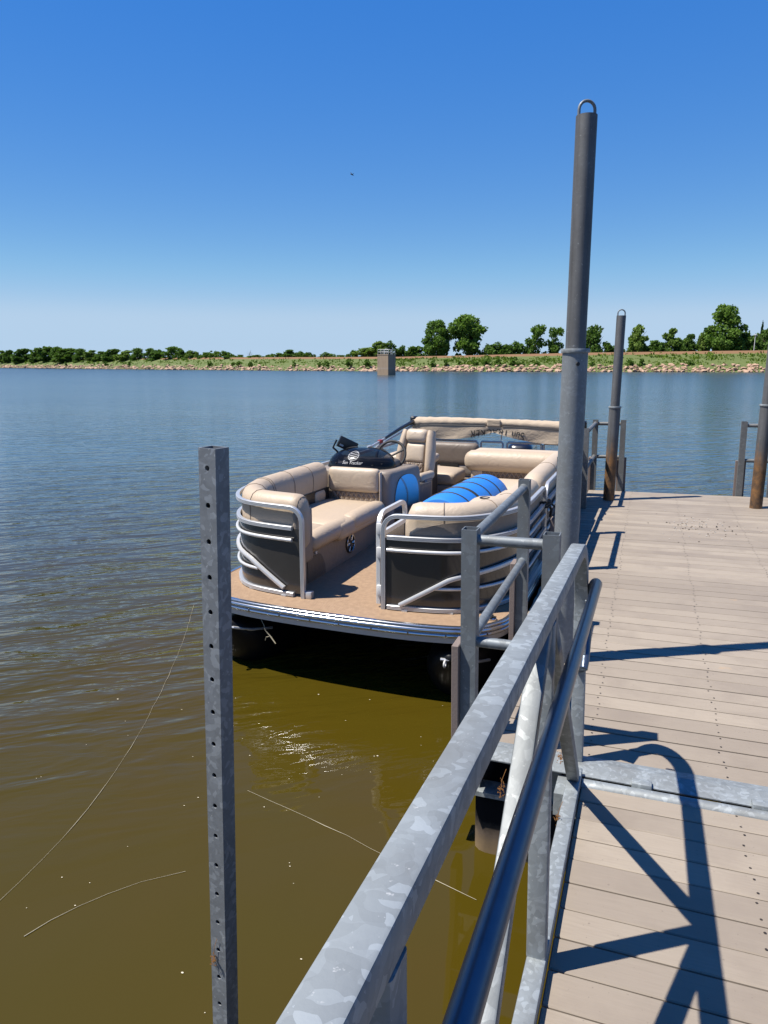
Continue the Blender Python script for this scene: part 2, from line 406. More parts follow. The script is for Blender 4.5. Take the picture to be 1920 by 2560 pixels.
c = t.mix(t.math('MULTIPLY', t.objrand(), 0.5), c, (0.44, 0.27, 0.17))
M['stone'] = t.out(c, 0.9, normal=t.bump(t.noise(6, 5), 0.4, 0.1))
t = NT('bank soil and weeds'); n_ = t.noise(0.35, 6, 0.7)
c = t.mix(n_, (0.075, 0.12, 0.02), (0.15, 0.175, 0.045))
M['bank'] = t.out(c, 0.95)
t = NT('dry crest grass'); n_ = t.noise(0.5, 6, 0.7, sc=(0.6, 0.6, 4))
M['crest'] = t.out(t.mix(n_, (0.17, 0.085, 0.035), (0.30, 0.165, 0.075)), 0.95)
t = NT('land'); M['land'] = t.out(t.mix(t.noise(0.05, 5), (0.06, 0.085, 0.02), (0.12, 0.13, 0.04)), 0.95)
def leafmat(name, a, b, trans=0.15):
    t = NT(name); n_ = t.noise(0.55, 3, 0.6); r = t.objrand()
    c = t.mix(n_, a, b); c = t.mix(t.math('MULTIPLY', r, 0.35), c, (0.05, 0.11, 0.02))
    m = t.out(c, 0.75, spec=0.15, k=0.92)
    tl = t.n.new('ShaderNodeBsdfTranslucent'); t.L(t.mix(1.0, c, (0.85, 0.95, 0.5), 'MULTIPLY'), tl.inputs[0])
    mx = t.n.new('ShaderNodeMixShader'); mx.inputs[0].default_value = 0.38
    t.L(t.b.outputs[0], mx.inputs[1]); t.L(tl.outputs[0], mx.inputs[2]); t.L(mx.outputs[0], t.n['Material Output'].inputs[0])
    return m
M['leaf_dark'] = leafmat('dark leaves', (0.055, 0.115, 0.022), (0.135, 0.215, 0.042))
M['leaf_mid'] = leafmat('green leaves', (0.075, 0.150, 0.024), (0.165, 0.260, 0.048))
M['leaf_light'] = leafmat('pale leaves', (0.12, 0.20, 0.034), (0.215, 0.29, 0.07))
M['leaf_con'] = leafmat('cedar needles', (0.010, 0.028, 0.012), (0.026, 0.052, 0.022))
M['weed'] = leafmat('weeds', (0.075, 0.145, 0.012), (0.165, 0.235, 0.028))
M['bark'] = NT('bark').out((0.085, 0.06, 0.045), 0.9)
M['deadwood'] = NT('bleached wood').out((0.28, 0.25, 0.22), 0.9)
M['silk'] = NT('pale spider silk').out((0.50, 0.44, 0.30), 0.8)
M['speck'] = NT('floating specks').out((0.70, 0.62, 0.45), 0.8)
M['dropping'] = NT('bird droppings').out((0.66, 0.62, 0.55), 0.9)
M['dropping_dk'] = NT('dark crumbs').out((0.07, 0.055, 0.04), 0.9)
M['seed'] = NT('dry orange seed fluff').out((0.42, 0.19, 0.05), 0.9)
M['bird'] = NT('dark bird').out((0.02, 0.02, 0.022), 0.8)

# ------------------------------------------------------------------ water, bank, land
WZ = -0.62
def water_material():
    t = NT('muddy lake water')
    p = t.xyz()
    s_ = t.math('ADD', p[1], t.math('MULTIPLY', t.math('SUBTRACT', t.math('MULTIPLY', p[0], -1.0), 3.1), 0.85))
    mask = t.ramp(t.math('DIVIDE', s_, 12.0), [(0.14, 0.0), (0.30, 0.35), (0.48, 0.9), (0.9, 1.0)])
    dist = t.math('SQRT', t.math('ADD', t.math('MULTIPLY', p[0], p[0]), t.math('MULTIPLY', p[1], p[1])))
    def ripple(ang, sc):                                   # crests run along ang; rotate first, then stretch
        mp = t.n.new('ShaderNodeMapping'); mp.inputs['Scale'].default_value = sc
        t.L(t.co((1, 1, 1), (0, 0, R(-ang))), mp.inputs[0]); return mp.outputs[0]
    w1 = t.noise(1.0, 3, 0.55, co=ripple(40, (0.8, 2.6, 1)), dist=0.35)
    w2 = t.noise(1.0, 3, 0.55, co=ripple(32, (2.2, 7.5, 1)), dist=0.3)
    w3 = t.noise(1.0, 2, 0.5, co=ripple(55, (0.22, 0.5, 1)))
    calm = t.noise(2.3, 1, 0.4)
    h = t.math('ADD', t.math('ADD', t.math('MULTIPLY', w1, 0.20), t.math('MULTIPLY', w2, 0.048)), t.math('MULTIPLY', w3, 0.06))
    h = t.math('ADD', t.math('MULTIPLY', h, mask), t.math('MULTIPLY', calm, 0.012))
    patch = t.ramp(t.noise(0.045, 3, 0.5, sc=(0.4, 1.6, 1)), [(0.35, 0.75), (0.65, 1.15)])
    h = t.math('MULTIPLY', t.math('MULTIPLY', h, patch), t.ramp(t.math('DIVIDE', dist, 60.0), [(0.08, 1.0), (0.16, 0.45), (0.33, 0.22), (1.0, 0.20)]))
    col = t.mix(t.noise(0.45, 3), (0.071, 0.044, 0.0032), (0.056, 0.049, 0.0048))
    col = t.mix(t.ramp(t.math('DIVIDE', dist, 60.0), [(0.09, 0), (0.40, 1)]), col, (0.036, 0.060, 0.068))   # sky reflection put into the colour, bluer with distance
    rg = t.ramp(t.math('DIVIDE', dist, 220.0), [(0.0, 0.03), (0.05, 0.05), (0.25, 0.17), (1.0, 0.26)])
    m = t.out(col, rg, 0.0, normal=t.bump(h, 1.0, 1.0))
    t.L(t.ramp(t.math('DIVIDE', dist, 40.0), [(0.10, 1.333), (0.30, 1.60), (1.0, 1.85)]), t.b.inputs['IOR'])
    return m
mb = MB(); mb.add([(-3000, -900, WZ), (3000, -900, WZ), (3000, 900, WZ), (-3000, 900, WZ)], [(0, 1, 2, 3)])
props(mb.build('lake_water', water_material(), smooth=0), kind='structure')
SHORE = [(-1500, 900), (-700, 500), (-360.4, 322.4), (-224.7, 265), (-140.5, 234.6), (-84, 222.5), (-50.7, 223.6), (-18.9, 227.1), (7.9, 230.4), (31.4, 232.9), (90, 242), (250, 285), (600, 380), (1500, 620)]
def crest_z(x):
    pts = [(-360, 4.75), (-84, 4.15), (-55, 4.6), (-19, 5.3), (31, 5.8)]
    if x <= pts[0][0]: return pts[0][1]
    for (a, b), (c, d) in zip(pts, pts[1:]):
        if x <= c: return b + (d - b) * (x - a) / (c - a)
    return pts[-1][1]
sh = [Vector((x, y, 0)) for x, y in SHORE]
shp = []
for a, b in zip(sh, sh[1:]):
    n = max(1, int((b - a).length / 6)) if -600 < (a.x + b.x) / 2 < 100 else 4
    shp += [a + (b - a) * k / n for k in range(n)]
shp.append(sh[-1])
shn = []
for i, p in enumerate(shp):
    tt = shp[min(i + 1, len(shp) - 1)] - shp[max(i - 1, 0)]; tt.normalize(); shn.append(Vector((-tt.y, tt.x, 0)))
def strip(rows, name, mat, **kw):
    """rows: list of (offset from the shoreline, height as a function of x)"""
    m = MB(); vs = []; k = len(rows)
    for p, n in zip(shp, shn):
        for off, zf in rows:
            j = 0.25 if 0 < off < 14 else 0
            vs.append((p.x + n.x * off, p.y + n.y * off, zf(p.x) + rnd.uniform(-j, j) * 0.5))
    fs = [(i * k + j, (i + 1) * k + j, (i + 1) * k + j + 1, i * k + j + 1) for i in range(len(shp) - 1) for j in range(k - 1)]
    m.add(vs, fs); return props(m.build(name, mat, smooth=60), **kw)
lerp = lambda f: (lambda x: WZ + f * (crest_z(x) - WZ))
strip([(-3, lambda x: -2.5), (0, lambda x: WZ - 0.1), (4, lerp(0.24)), (6.5, lerp(0.42)), (11, lerp(0.66)), (14.5, lerp(0.86))], 'lake_bank', M['bank'], kind='structure')
bank = bpy.data.objects['lake_bank']
strip([(14.45, lerp(0.855)), (16, lerp(1.0)), (20, lerp(1.0))], 'dam_crest', M['crest'], kind='structure')
strip([(19.95, lerp(0.995)), (26, lambda x: 2.8), (60, lambda x: 2.5), (400, lambda x: 3.0), (1600, lambda x: 3.0)], 'land_behind', M['land'], kind='structure')

# riprap: shared stone meshes
stone_meshes = []
for i in range(8):
    bm = bmesh.new(); bmesh.ops.create_icosphere(bm, subdivisions=1, radius=0.5)
    for v in bm.verts:
        v.co *= rnd.uniform(0.72, 1.2); v.co.z *= 0.62; v.co.x *= 1.25
    me = bpy.data.meshes.new('stone'); bm.to_mesh(me); bm.free(); me.materials.append(M['stone']); stone_meshes.append(me)
def bank_point(x, off, f):
    for i in range(len(shp) - 1):
        if shp[i].x <= x <= shp[i + 1].x:
            k = (x - shp[i].x) / (shp[i + 1].x - shp[i].x); p = shp[i].lerp(shp[i + 1], k); n = shn[i]
            return Vector((p.x + n.x * off, p.y + n.y * off, WZ + f * (crest_z(x) - WZ)))
spots = []
x = -430.0
while x < 62:
    for row in range(6):
        off = row * 1.05 + rnd.uniform(-0.4, 0.4); f = max(0.02, 0.06 * off)
        if row >= 4 and rnd.random() < 0.45: continue
        spots.append((x + rnd.uniform(-0.6, 0.6), off, f, 0.55 + 1.5 * rnd.random() ** 1.8))
    x += 1.25 if x > -90 else 1.9
seen_s = sorted([s for s in spots if -78 < s[0] < 37], key=lambda s: -s[3])
single = set(id(s) for s in seen_s[:298])
rest = MB()
for s in spots:
    p = bank_point(s[0], s[1], s[2])
    if p is None: continue
    rot = Euler((rnd.uniform(-0.35, 0.35), rnd.uniform(-0.35, 0.35), rnd.uniform(0, 6.28)))
    sc = Vector((s[3], s[3] * rnd.uniform(0.7, 1.1), s[3] * rnd.uniform(0.75, 1.1)))
    me = rnd.choice(stone_meshes)
    if id(s) in single:
        o = bpy.data.objects.new('stone', me); COL.objects.link(o); o.parent = bank
        o.location = p + Vector((0, 0, 0.1)); o.rotation_euler = rot; o.scale = sc
    else:
        mt = Matrix.Translation(p + Vector((0, 0, 0.08))) @ rot.to_matrix().to_4x4() @ Matrix.Diagonal((*sc, 1))
        rest.add([v.co for v in me.vertices], [tuple(pl.vertices) for pl in me.polygons], mt)
rest.build('riprap', M['stone'], bank, smooth=0, kind='stuff')

# weeds on the bank
def tuft(m, c, w, h, n):
    for _ in range(n):
        a = rnd.uniform(0, 6.28); d = Vector((math.cos(a), math.sin(a), 0)); q = c + Vector((rnd.gauss(0, w * 0.4), rnd.gauss(0, w * 0.4), 0))
        s_ = Vector((-d.y, d.x, 0)) * w * rnd.uniform(0.15, 0.3); hh = h * rnd.uniform(0.5, 1.15); lean = d * rnd.uniform(0, 0.5) * hh
        m.add([q - s_, q + s_, q + s_ * 0.6 + lean + Vector((0, 0, hh)), q - s_ * 0.6 + lean + Vector((0, 0, hh * 0.85))], [(0, 1, 2, 3)])
mb = MB()
x = -440.0
while x < 70:
    near = x > -95
    for k in range(9 if near else 5):
        off = rnd.uniform(5.2, 15.2); f = 0.30 + (off - 5) / 9.5 * 0.56
        if off > 13.5 and rnd.random() < 0.6: continue
        if math.sin(x * 0.21) + math.sin(x * 0.083 + off * 0.5) + 0.6 * math.sin(x * 0.53 + off) < -0.55 and rnd.random() < 0.8: continue
        p = bank_point(x + rnd.uniform(-0.6, 0.6), off, f)
        if p is not None: tuft(mb, p + Vector((0, 0, -0.1)), 0.8, rnd.uniform(0.35, 0.85), 5 if near else 4)
    x += 0.62 if near else 1.1
props(mb.build('bank_weeds', M['weed'], smooth=0), 'green weeds covering the bank above the riprap stones', 'weeds', kind='stuff')

# ------------------------------------------------------------------ trees
def crown_mesh(name, lobes, n, leaf, mat, seed, squash=1.0, gap=0.0):
    """leaf clumps scattered through ellipsoid lobes of a unit-height crown (base z=0, top z=1)"""
    r_ = random.Random(seed); m = MB()
    wsum = sum(l[3] * l[4] for l in lobes)
    for (cx, cy, cz, rx, rz) in lobes:
        for _ in range(max(3, int(n * rx * rz / wsum))):
            d = Vector((r_.gauss(0, 1), r_.gauss(0, 1), r_.gauss(0, 1))).normalized()
            k = r_.uniform(0.45, 1.0) ** 0.5 * r_.uniform(0.82, 1.22)
            p = Vector((cx + d.x * rx * k, cy + d.y * rx * k, cz + d.z * rz * k))
            if p.z < -0.05: continue
            a = Vector((r_.gauss(0, 1), r_.gauss(0, 1), r_.gauss(0, 0.6))).normalized()
            b = a.cross(Vector((r_.gauss(0, 1), r_.gauss(0, 1), r_.gauss(0, 1))).normalized()).normalized()
            s1, s2 = leaf * r_.uniform(0.5, 1.2), leaf * r_.uniform(0.4, 1.0)
            m.add([p - a * s1 - b * s2 * 0.4, p + b * s2, p + a * s1 + b * s2 * 0.3, p - b * s2], [(0, 1, 2, 3)])
    o = m.build(name, mat, smooth=0); me = o.data
    bpy.data.objects.remove(o); return me
def lobes_for(kind, seed):
    r_ = random.Random(seed); L = []
    if kind == 'big':
        for i in range(34):
            z = r_.uniform(0.06, 0.90); w = 0.36 * math.sin(math.pi * min(1, (z + 0.12) / 1.08)) ** 0.7
            w *= r_.uniform(0.7, 1.12); a = r_.uniform(0, 6.28); rr = r_.uniform(0.07, 0.17)
            L.append((math.cos(a) * w, math.sin(a) * w, z, rr, rr * 0.75))
        L.append((0, 0, 0.5, 0.27, 0.35))
    elif kind == 'med' or kind == 'light':
        for i in range(30):
            z = r_.uniform(0.04, 0.93); w = 0.36 * (1 - (z - 0.3) ** 2 * 1.7) * r_.uniform(0.5, 1.15); a = r_.uniform(0, 6.28); rr = r_.uniform(0.06, 0.15)
            L.append((math.cos(a) * w, math.sin(a) * w, z, rr, rr * 0.8))
        L.append((0, 0, 0.40, 0.24, 0.34))
    elif kind == 'tall':
        for i in range(14):
            z = r_.uniform(0.05, 0.9); w = 0.22 * (1.1 - z); a = r_.uniform(0, 6.28); rr = r_.uniform(0.10, 0.17)
            L.append((math.cos(a) * w * 1.5, math.sin(a) * w * 1.5, z, rr * 1.3, rr))
        L.append((0, 0, 0.45, 0.26, 0.42))
    elif kind == 'open':
        for i in range(26):
            z = r_.uniform(0.05, 0.92); a = r_.uniform(0, 6.28); w = r_.uniform(0.05, 0.38) * (1.15 - 0.4 * z); rr = r_.uniform(0.07, 0.15)
            L.append((math.cos(a) * w, math.sin(a) * w, z, rr, rr * 0.8))
        L.append((0, 0, 0.35, 0.2, 0.3))
    elif kind == 'bush':
        for i in range(22):
            a = r_.uniform(0, 6.28); w = r_.uniform(0.05, 0.42); rr = r_.uniform(0.07, 0.19)
            L.append((math.cos(a) * w, math.sin(a) * w, r_.uniform(0.05, 0.92) * (1.1 - w), rr, rr * 1.2))
    elif kind == 'conifer':
        for i in range(12):
            z = i / 12; L.append((0, 0, z, 0.42 * (1 - z) + 0.05, 0.10))
    return L
LEAF = {'big': ('leaf_mid', 7000, 0.034), 'med': ('leaf_dark', 3200, 0.050), 'light': ('leaf_light', 3200, 0.050), 'tall': ('leaf_dark', 2600, 0.046), 'open': ('leaf_mid', 2400, 0.042), 'bush': ('leaf_dark', 1400, 0.075), 'conifer': ('leaf_con', 1600, 0.055)}
CROWNS = {}
for kd, (mt, n, lf) in LEAF.items():
    CROWNS[kd] = [crown_mesh('crown', lobes_for(kd, 11 * k + len(kd)), n, lf, M[mt], 5 * k + 3) for k in range(4 if kd != 'conifer' else 2)]
def trunk_mesh(kind, seed):
    r_ = random.Random(seed); m = MB()
    m.tube([(0, 0, -0.4), (0.01, 0, 0.15), (r_.uniform(-.02, .02), 0.01, 0.45), (r_.uniform(-.05, .05), 0, 0.75)], [0.035, 0.028, 0.02, 0.008], 6)
    for k in range(7 if kind != 'dead' else 11):
        z = r_.uniform(0.2, 0.6); a = r_.uniform(0, 6.28); l = r_.uniform(0.2, 0.38)
        m.tube([(0, 0, z), (math.cos(a) * l * .5, math.sin(a) * l * .5, z + l * .45), (math.cos(a) * l, math.sin(a) * l, z + l * (0.9 if kind != 'dead' else 1.2))], [0.013, 0.009, 0.003], 5)
    o = m.build('trunk', M['deadwood'] if kind == 'dead' else M['bark'], smooth=60); me = o.data
    bpy.data.objects.remove(o); return me
TRUNKS = [trunk_mesh('', 3), trunk_mesh('', 8), trunk_mesh('dead', 4)]
TREES = [(-72.7, 251.6, 16.7, 9.9, 'big'), (-62.6, 257.2, 19.5, 13.2, 'big'), (-38.4, 255.6, 14.5, 6.4, 'open'), (-32.5, 259.1, 14.4, 6.7, 'open'), (-19.2, 257.3, 15.6, 5.6, 'tall'), (-5.2, 258.9, 14.3, 6.5, 'light'), (5.8, 262.1, 12.8, 6.9, 'light'), (11.8, 266.6, 11.7, 5.1, 'med'), (16.2, 271.0, 12.6, 4.7, 'light'), (21.9, 261.5, 19.9, 11.7, 'big'), (29.3, 262.1, 12.5, 6.7, 'med'), (33.8, 268.4, 12.4, 6.4, 'med'), (36.0, 292.1, 16.3, 2.5, 'conifer'), (39.1, 292.3, 14.3, 2.5, 'conifer'), (34.5, 260.6, 12.1, 5.2, 'med'), (-85.5, 249.6, 7.6, 4.2, 'bush'), (-80.8, 250.3, 7.9, 7.5, 'bush'), (-90.1, 248.8, 9.0, 5.0, 'bush'), (-52.0, 254.5, 8.4, 6.5, 'bush'), (-48.4, 254.8, 8.6, 4.9, 'bush'), (-45.5, 255.0, 9.6, 5.0, 'bush'), (-40.7, 255.4, 8.6, 4.8, 'bush'), (-55.5, 254.2, 8.7, 3.3, 'bush'), (-14.5, 257.8, 8.3, 5.5, 'bush'), (-11.5, 258.2, 8.0, 3.9, 'bush'), (-0.4, 259.4, 9.6, 6.2, 'bush'), (-3.3, 259.1, 8.5, 4.7, 'bush'), (2.2, 259.7, 8.9, 3.9, 'bush'), (8.3, 260.3, 9.5, 3.8, 'bush'), (-377.6, 340.4, 10.2, 8.6, 'light'), (-367.5, 336.3, 10.3, 7.0, 'med'), (-349.9, 329.3, 10.9, 12.3, 'med'), (-331.9, 322.2, 11.9, 8.0, 'med'), (-319.1, 317.1, 12.2, 10.4, 'med'), (-305.6, 311.8, 11.0, 7.6, 'tall'), (-294.0, 307.2, 10.3, 13.6, 'med'), (-281.2, 302.2, 9.7, 6.1, 'tall'), (-269.9, 297.9, 8.9, 9.5, 'light'), (-260.9, 294.4, 8.6, 7.0, 'med'), (-250.0, 290.2, 9.2, 10.3, 'med'), (-239.1, 286.3, 8.6, 8.9, 'light'), (-229.3, 283.2, 9.2, 5.5, 'tall'), (-220.1, 280.3, 9.4, 5.4, 'open'), (-213.2, 278.1, 9.1, 7.4, 'med'), (-203.5, 275.1, 10.0, 8.3, 'open'), (-196.8, 273.0, 8.5, 6.2, 'med'), (-190.8, 271.1, 8.1, 6.1, 'light'), (-182.2, 268.4, 7.2, 6.0, 'bush'), (-175.5, 266.4, 7.9, 4.9, 'open'), (-170.5, 264.9, 7.7, 4.9, 'bush'), (-164.2, 262.9, 6.1, 7.7, 'bush'), (-159.4, 261.5, 5.9, 5.7, 'bush'), (-149.9, 259.2, 5.7, 8.4, 'bush'), (-144.5, 258.1, 5.7, 5.6, 'bush'), (-139.2, 257.0, 6.5, 6.4, 'bush'), (-132.3, 255.7, 7.8, 8.2, 'med'), (-124.4, 254.1, 6.6, 6.3, 'bush'), (-116.3, 252.5, 6.0, 5.3, 'bush'), (-109.4, 251.1, 5.4, 7.0, 'bush'), (-104.3, 250.1, 6.7, 4.3, 'bush'), (-98.2, 248.9, 8.3, 9.3, 'light'), (-93.4, 248.3, 9.5, 6.7, 'light'), (-187.5, 270.1, 6.4, 4.0, 'bush'), (-178.8, 267.4, 7.0, 4.0, 'bush'), (-128.3, 254.9, 6.5, 3.6, 'bush'), (-154.6, 260.1, 8.1, 4.3, 'dead')]
ORD = 'first second third fourth fifth sixth seventh eighth ninth tenth eleventh twelfth thirteenth fourteenth fifteenth sixteenth seventeenth eighteenth nineteenth twentieth'.split()
def ordinal(n):
    if n <= 20: return ORD[n - 1]
    tens = {2: 'twenty', 3: 'thirty', 4: 'forty'}[n // 10]
    return tens + '-' + ORD[n % 10 - 1] if n % 10 else {20: 'twentieth', 30: 'thirtieth', 40: 'fortieth'}[n]
LOOK = {'big': 'tall broad green tree', 'med': 'dense dark green tree', 'light': 'pale green leafy tree', 'tall': 'narrow dark tree', 'open': 'open-crowned green tree', 'bush': 'low dark bush-like tree', 'conifer': 'dark pointed cedar tree', 'dead': 'bare dead grey tree'}
SPECIAL = {0: 'tall green tree with rounded crown, left half of the big pair behind the dam', 1: 'tallest broad green tree of the big pair right of the concrete tower', 2: 'open green tree with bare left branches just left of the tall piling', 3: 'open green tree whose crown touches the tall piling', 4: 'narrow dark tree rising just right of the tall piling', 5: 'pale green tree just right of the shorter piling top', 9: 'very tall broad green tree towering over the far right treeline', 12: 'dark pointed cedar tip above trees at the far right, taller of two', 13: 'dark pointed cedar tip above trees at the far right, shorter of two', 65: 'bare dead grey tree standing in the low part of the treeline'}
TOWER_X = -92.5                       # direction of the tower as it meets the treeline
order = sorted(range(len(TREES)), key=lambda i: math.atan2(TREES[i][0], TREES[i][1]))
lefts = [i for i in order if TREES[i][0] / TREES[i][1] < -0.362][::-1]; rights = [i for i in order if i not in lefts]
for i, (x, y, zt, wd, kd) in enumerate(TREES):
    side = (lefts.index(i) + 1, 'left') if i in lefts else (rights.index(i) + 1, 'right')
    lab = SPECIAL.get(i) or '%s behind the dam, %s tree %s of the concrete tower' % (LOOK[kd], ordinal(side[0]), side[1])
    base = 2.7 if kd != 'bush' else min(2.7, zt - 4)
    base = max(base, 2.2)
    root = thing('tree' if kd != 'conifer' else 'cedar_tree', lab, 'tree', (x, y, base), (0, 0, rnd.uniform(0, 6.28)), 'trees behind the dam')
    h = (zt - base) * (0.9 if x < -95 else 1.0)
    tr = bpy.data.objects.new('trunk', TRUNKS[2] if kd == 'dead' else rnd.choice(TRUNKS[:2])); COL.objects.link(tr); tr.parent = root
    tr.scale = (h * 0.8, h * 0.8, h if kd != 'dead' else h * 1.05)
    if kd != 'dead':
        cr = bpy.data.objects.new('crown', rnd.choice(CROWNS[kd])); COL.objects.link(cr); cr.parent = root
        low = 0.04 if kd in ('big', 'open') else -0.06
        cr.location = (0, 0, h * low); fat = {'big': 1.22, 'tall': 1.6, 'open': 1.35, 'conifer': 1.2}.get(kd, 1.4)
        cr.scale = (wd * fat, wd * fat, h * (1.03 - low))
# shrubs among the stones
SHRUBS = [(-164.9, 246.9, 1), (-148.0, 241.0, 1.1), (-141.9, 239.0, 1), (-109.6, 231.1, 0.9), (-106.6, 230.4, 1.1), (-97.2, 228.1, 1.3), (-89.7, 226.2, 1.2), (-240.3, 274.3, 0.9), (-280.8, 291.1, 0.9), (-151.2, 242.1, 0.9), (-220.6, 266.6, 0.9), (-121.0, 233.9, 0.9), (-67.2, 227.9, 1), (-63.1, 228.5, 1.1), (-58.6, 229.1, 0.9), (-53.4, 229.9, 1), (-50.1, 230.2, 1.4), (-46.4, 230.5, 1.3), (-41.2, 230.9, 1.5), (-38.7, 231.1, 1), (-34.0, 231.5, 1), (-17.5, 232.8, 0.9), (-6.3, 234.2, 1.3), (-3.0, 234.6, 1.2), (10.8, 236.2, 1), (-42.3, 230.8, 0.5)]
shrub_me = [crown_mesh('shrub', lobes_for('bush', 40 + k), 420, 0.11, M['leaf_mid'], 90 + k) for k in range(3)]
so = sorted(SHRUBS, key=lambda s: s[0] / s[1])
sl = [s for s in so if s[0] / s[1] < -0.362][::-1]; sr = [s for s in so if s not in sl]
for lst, sd in ((sl, 'left'), (sr, 'right')):
    for k, (x, y, s) in enumerate(lst):
        o = bpy.data.objects.new('shrub', rnd.choice(shrub_me)); COL.objects.link(o)
        o.location = (x, y, 0.9); o.scale = (2.3 * s, 2.3 * s, 1.9 * s); o.rotation_euler = (0, 0, rnd.uniform(0, 6))
        props(o, 'round green shrub among the riprap stones, %s shrub %s of the concrete tower' % (ordinal(k + 1), sd), 'shrub', 'shrubs growing in the riprap')

# ------------------------------------------------------------------ intake tower, lamp post, bird
u_ = Vector((-0.341, 0.940, 0)); r_ = Vector((0.940, 0.341, 0)); psi = R(35); sd = 2.9
e1 = -r_ * math.cos(psi) + u_ * math.sin(psi); e2 = r_ * math.sin(psi) + u_ * math.cos(psi)
tc = Vector((-54.07, 148.93, 0)) + (e1 + e2) * sd / 2
tow = thing('intake_tower', 'square tan concrete tower standing in the lake with pipe railing on top', 'tower', (tc.x, tc.y, WZ), (0, 0, math.atan2(-e1.y, -e1.x)))
hs = sd / 2
MB().box((-hs, -hs, -2), (hs, hs, 4.28)).box((-hs - .05, -hs - .05, 4.281), (hs + .05, hs + .05, 4.46)).build('concrete_shaft', M['concrete'], tow, smooth=0)
mb = MB()
for a in range(4):
    q = Matrix.Rotation(a * math.pi / 2, 3, 'Z')
    for k in range(3):
        p = q @ Vector((-hs + .1 + k * (sd - .2) / 3, -hs + .1, 0)); mb.tube([p + Vector((0, 0, 4.46)), p + Vector((0, 0, 5.5))], 0.035, 6)
    for z in (4.98, 5.5):
        mb.tube([q @ Vector((-hs + .1, -hs + .1, z)), q @ Vector((hs - .1, -hs + .1, z))], 0.035, 6)
mb.build('pipe_railing', M['alu_white'], tow)
mb = MB().tube([(0.2, -0.3, 4.46), (0.2, -0.3, 5.75)], 0.09, 8).tube(arc((0.2, -0.3, 5.75), 0.38, 0, 2 * math.pi, 16, (1, 0, 0), (0, 1, 0))[:-1], 0.035, 6, closed=True)
mb.box((-0.75, -0.12, 4.47), (-0.55, 0.12, 5.5))
mb.build('gate_valve_stand', M['galv'], tow)
lp = thing('lamp_post', 'thin pale post with small lamp head on the dam before the far right trees', 'lamp post', (29.62, 254.26, 3.5))
MB().tube([(0, 0, 0), (0, 0, 6.9)], [0.13, 0.10], 8).build('pole', M['white_plastic'], lp)
MB().box((-.28, -.2, 6.9), (.35, .2, 7.35), 0.08).build('lamp_head', M['white_plastic'], lp)
mb = MB().tube([(-.22, 0, 0), (-.12, 0, .02), (0, 0, .02), (.14, 0, .0), (.26, 0, -.03)], [0.01, .05, .06, .04, .015], 6)
mb.add([(-.08, 0, .03), (.08, 0, .03), (.02, .45, .22), (-.06, .55, .2)], [(0, 1, 2, 3)]).add([(-.08, 0, .03), (.08, 0, .03), (.02, -.45, .22), (-.06, -.55, .2)], [(0, 1, 2, 3)])
o = mb.build('bird', M['bird']); o.location = (-24.93, 59.62, 17.46); o.rotation_euler = (0.3, 0.2, 0.9); o.scale = (.7, .7, .7)
props(o, 'tiny dark bird flying high in the blue sky', 'bird')

# ------------------------------------------------------------------ floating dock
def dock_thing(name, label, cat, base, group=None):
    return thing(name, label, cat, DM @ Vector(base), DOCK_ROT, group)
X0, X1, Y0, Y1, PITCHB = -0.785, 1.695, 3.245, 11.07, 0.1405
DB = (0.455, 7.1, 0.0)
dock = dock_thing('floating_dock', 'floating dock of tan composite boards moored between steel pilings', 'dock', DB)
pl = MB().box((X0, -0.0650, -0.025), (X1, 0.0650, 0.0), 0.003, seg=1).build('plank', M['plank'], None, off=(DB[0], 0, 0), smooth=0)
n = int((Y1 - Y0) / PITCHB)
scr = MB()
def screw(m, x, y, z=0.0):
    m.add([(x + 0.0052 * math.cos(k * math.pi / 3), y + 0.0052 * math.sin(k * math.pi / 3), z + 0.0012) for k in range(6)], [tuple(range(6))])
for i in range(n + 1):
    y = Y0 + 0.07 + i * PITCHB
    if y + 0.06 > Y1: break
    o = pl if i == 0 else pl.copy()
    if i: COL.objects.link(o)
    o.parent = dock; o.location = (rnd.uniform(-.004, .004), y - DB[1], rnd.uniform(-.0012, .0012)); o.rotation_euler = (rnd.uniform(-.004, .004), 0, rnd.uniform(-.0006, .0006))
    for x in (-0.72, -0.1765, 0.4215, 1.0635, 1.64):
        for s in (-1, 1): screw(scr, x + rnd.uniform(-.012, .012), y + s * 0.040 + rnd.uniform(-.006, .006), 0.0008)
scr.build('screw_rows', M['screw'], dock, off=DB, smooth=0, kind='stuff')
mb = MB()
for x in (X0 + .01, -0.18, 0.42, 1.06, X1 - .06): mb.box((x, Y0 + .03, -0.17), (x + 0.05, Y1 - .03, -0.0265))
mb.box((X0 + .062, Y1 - .1, -0.168), (X1 - .062, Y1 - .031, -0.027))
mb.build('joist_frame', M['beam'], dock, off=DB, smooth=0)
mb = MB().box((X0 + .002, Y0 - .055, -0.075), (X1 - .002, Y0 + .005, -0.008))
mb.box((X0 + .03, Y0 - .05, -0.236), (X0 + .09, Y0 + .0, -0.0755)).box((-0.36, Y0 - .05, -0.236), (-0.30, Y0, -0.0755)).box((0.45, Y0 - .05, -0.236), (0.51, Y0, -0.0755)).box((X1 - .09, Y0 - .05, -0.236), (X1 - .03, Y0, -0.0755))
mb.box((X0 + .002, Y0 - .085, -0.262), (X1 - .002, Y0 + .03, -0.2365))
mb.build('end_frame', M['galv'], dock, off=DB, smooth=0)
mb = MB().box((X0 - .002, Y0, -0.20), (X0 + .0095, Y1, -0.027)).box((X1 - .0095, Y0, -0.20), (X1 + .002, Y1, -0.027)).box((X0, Y1 - .002, -0.2), (X1, Y1 + .012, -0.0265))
mb.build('fascia', M['rub'], dock, off=DB, smooth=0)
fl = None
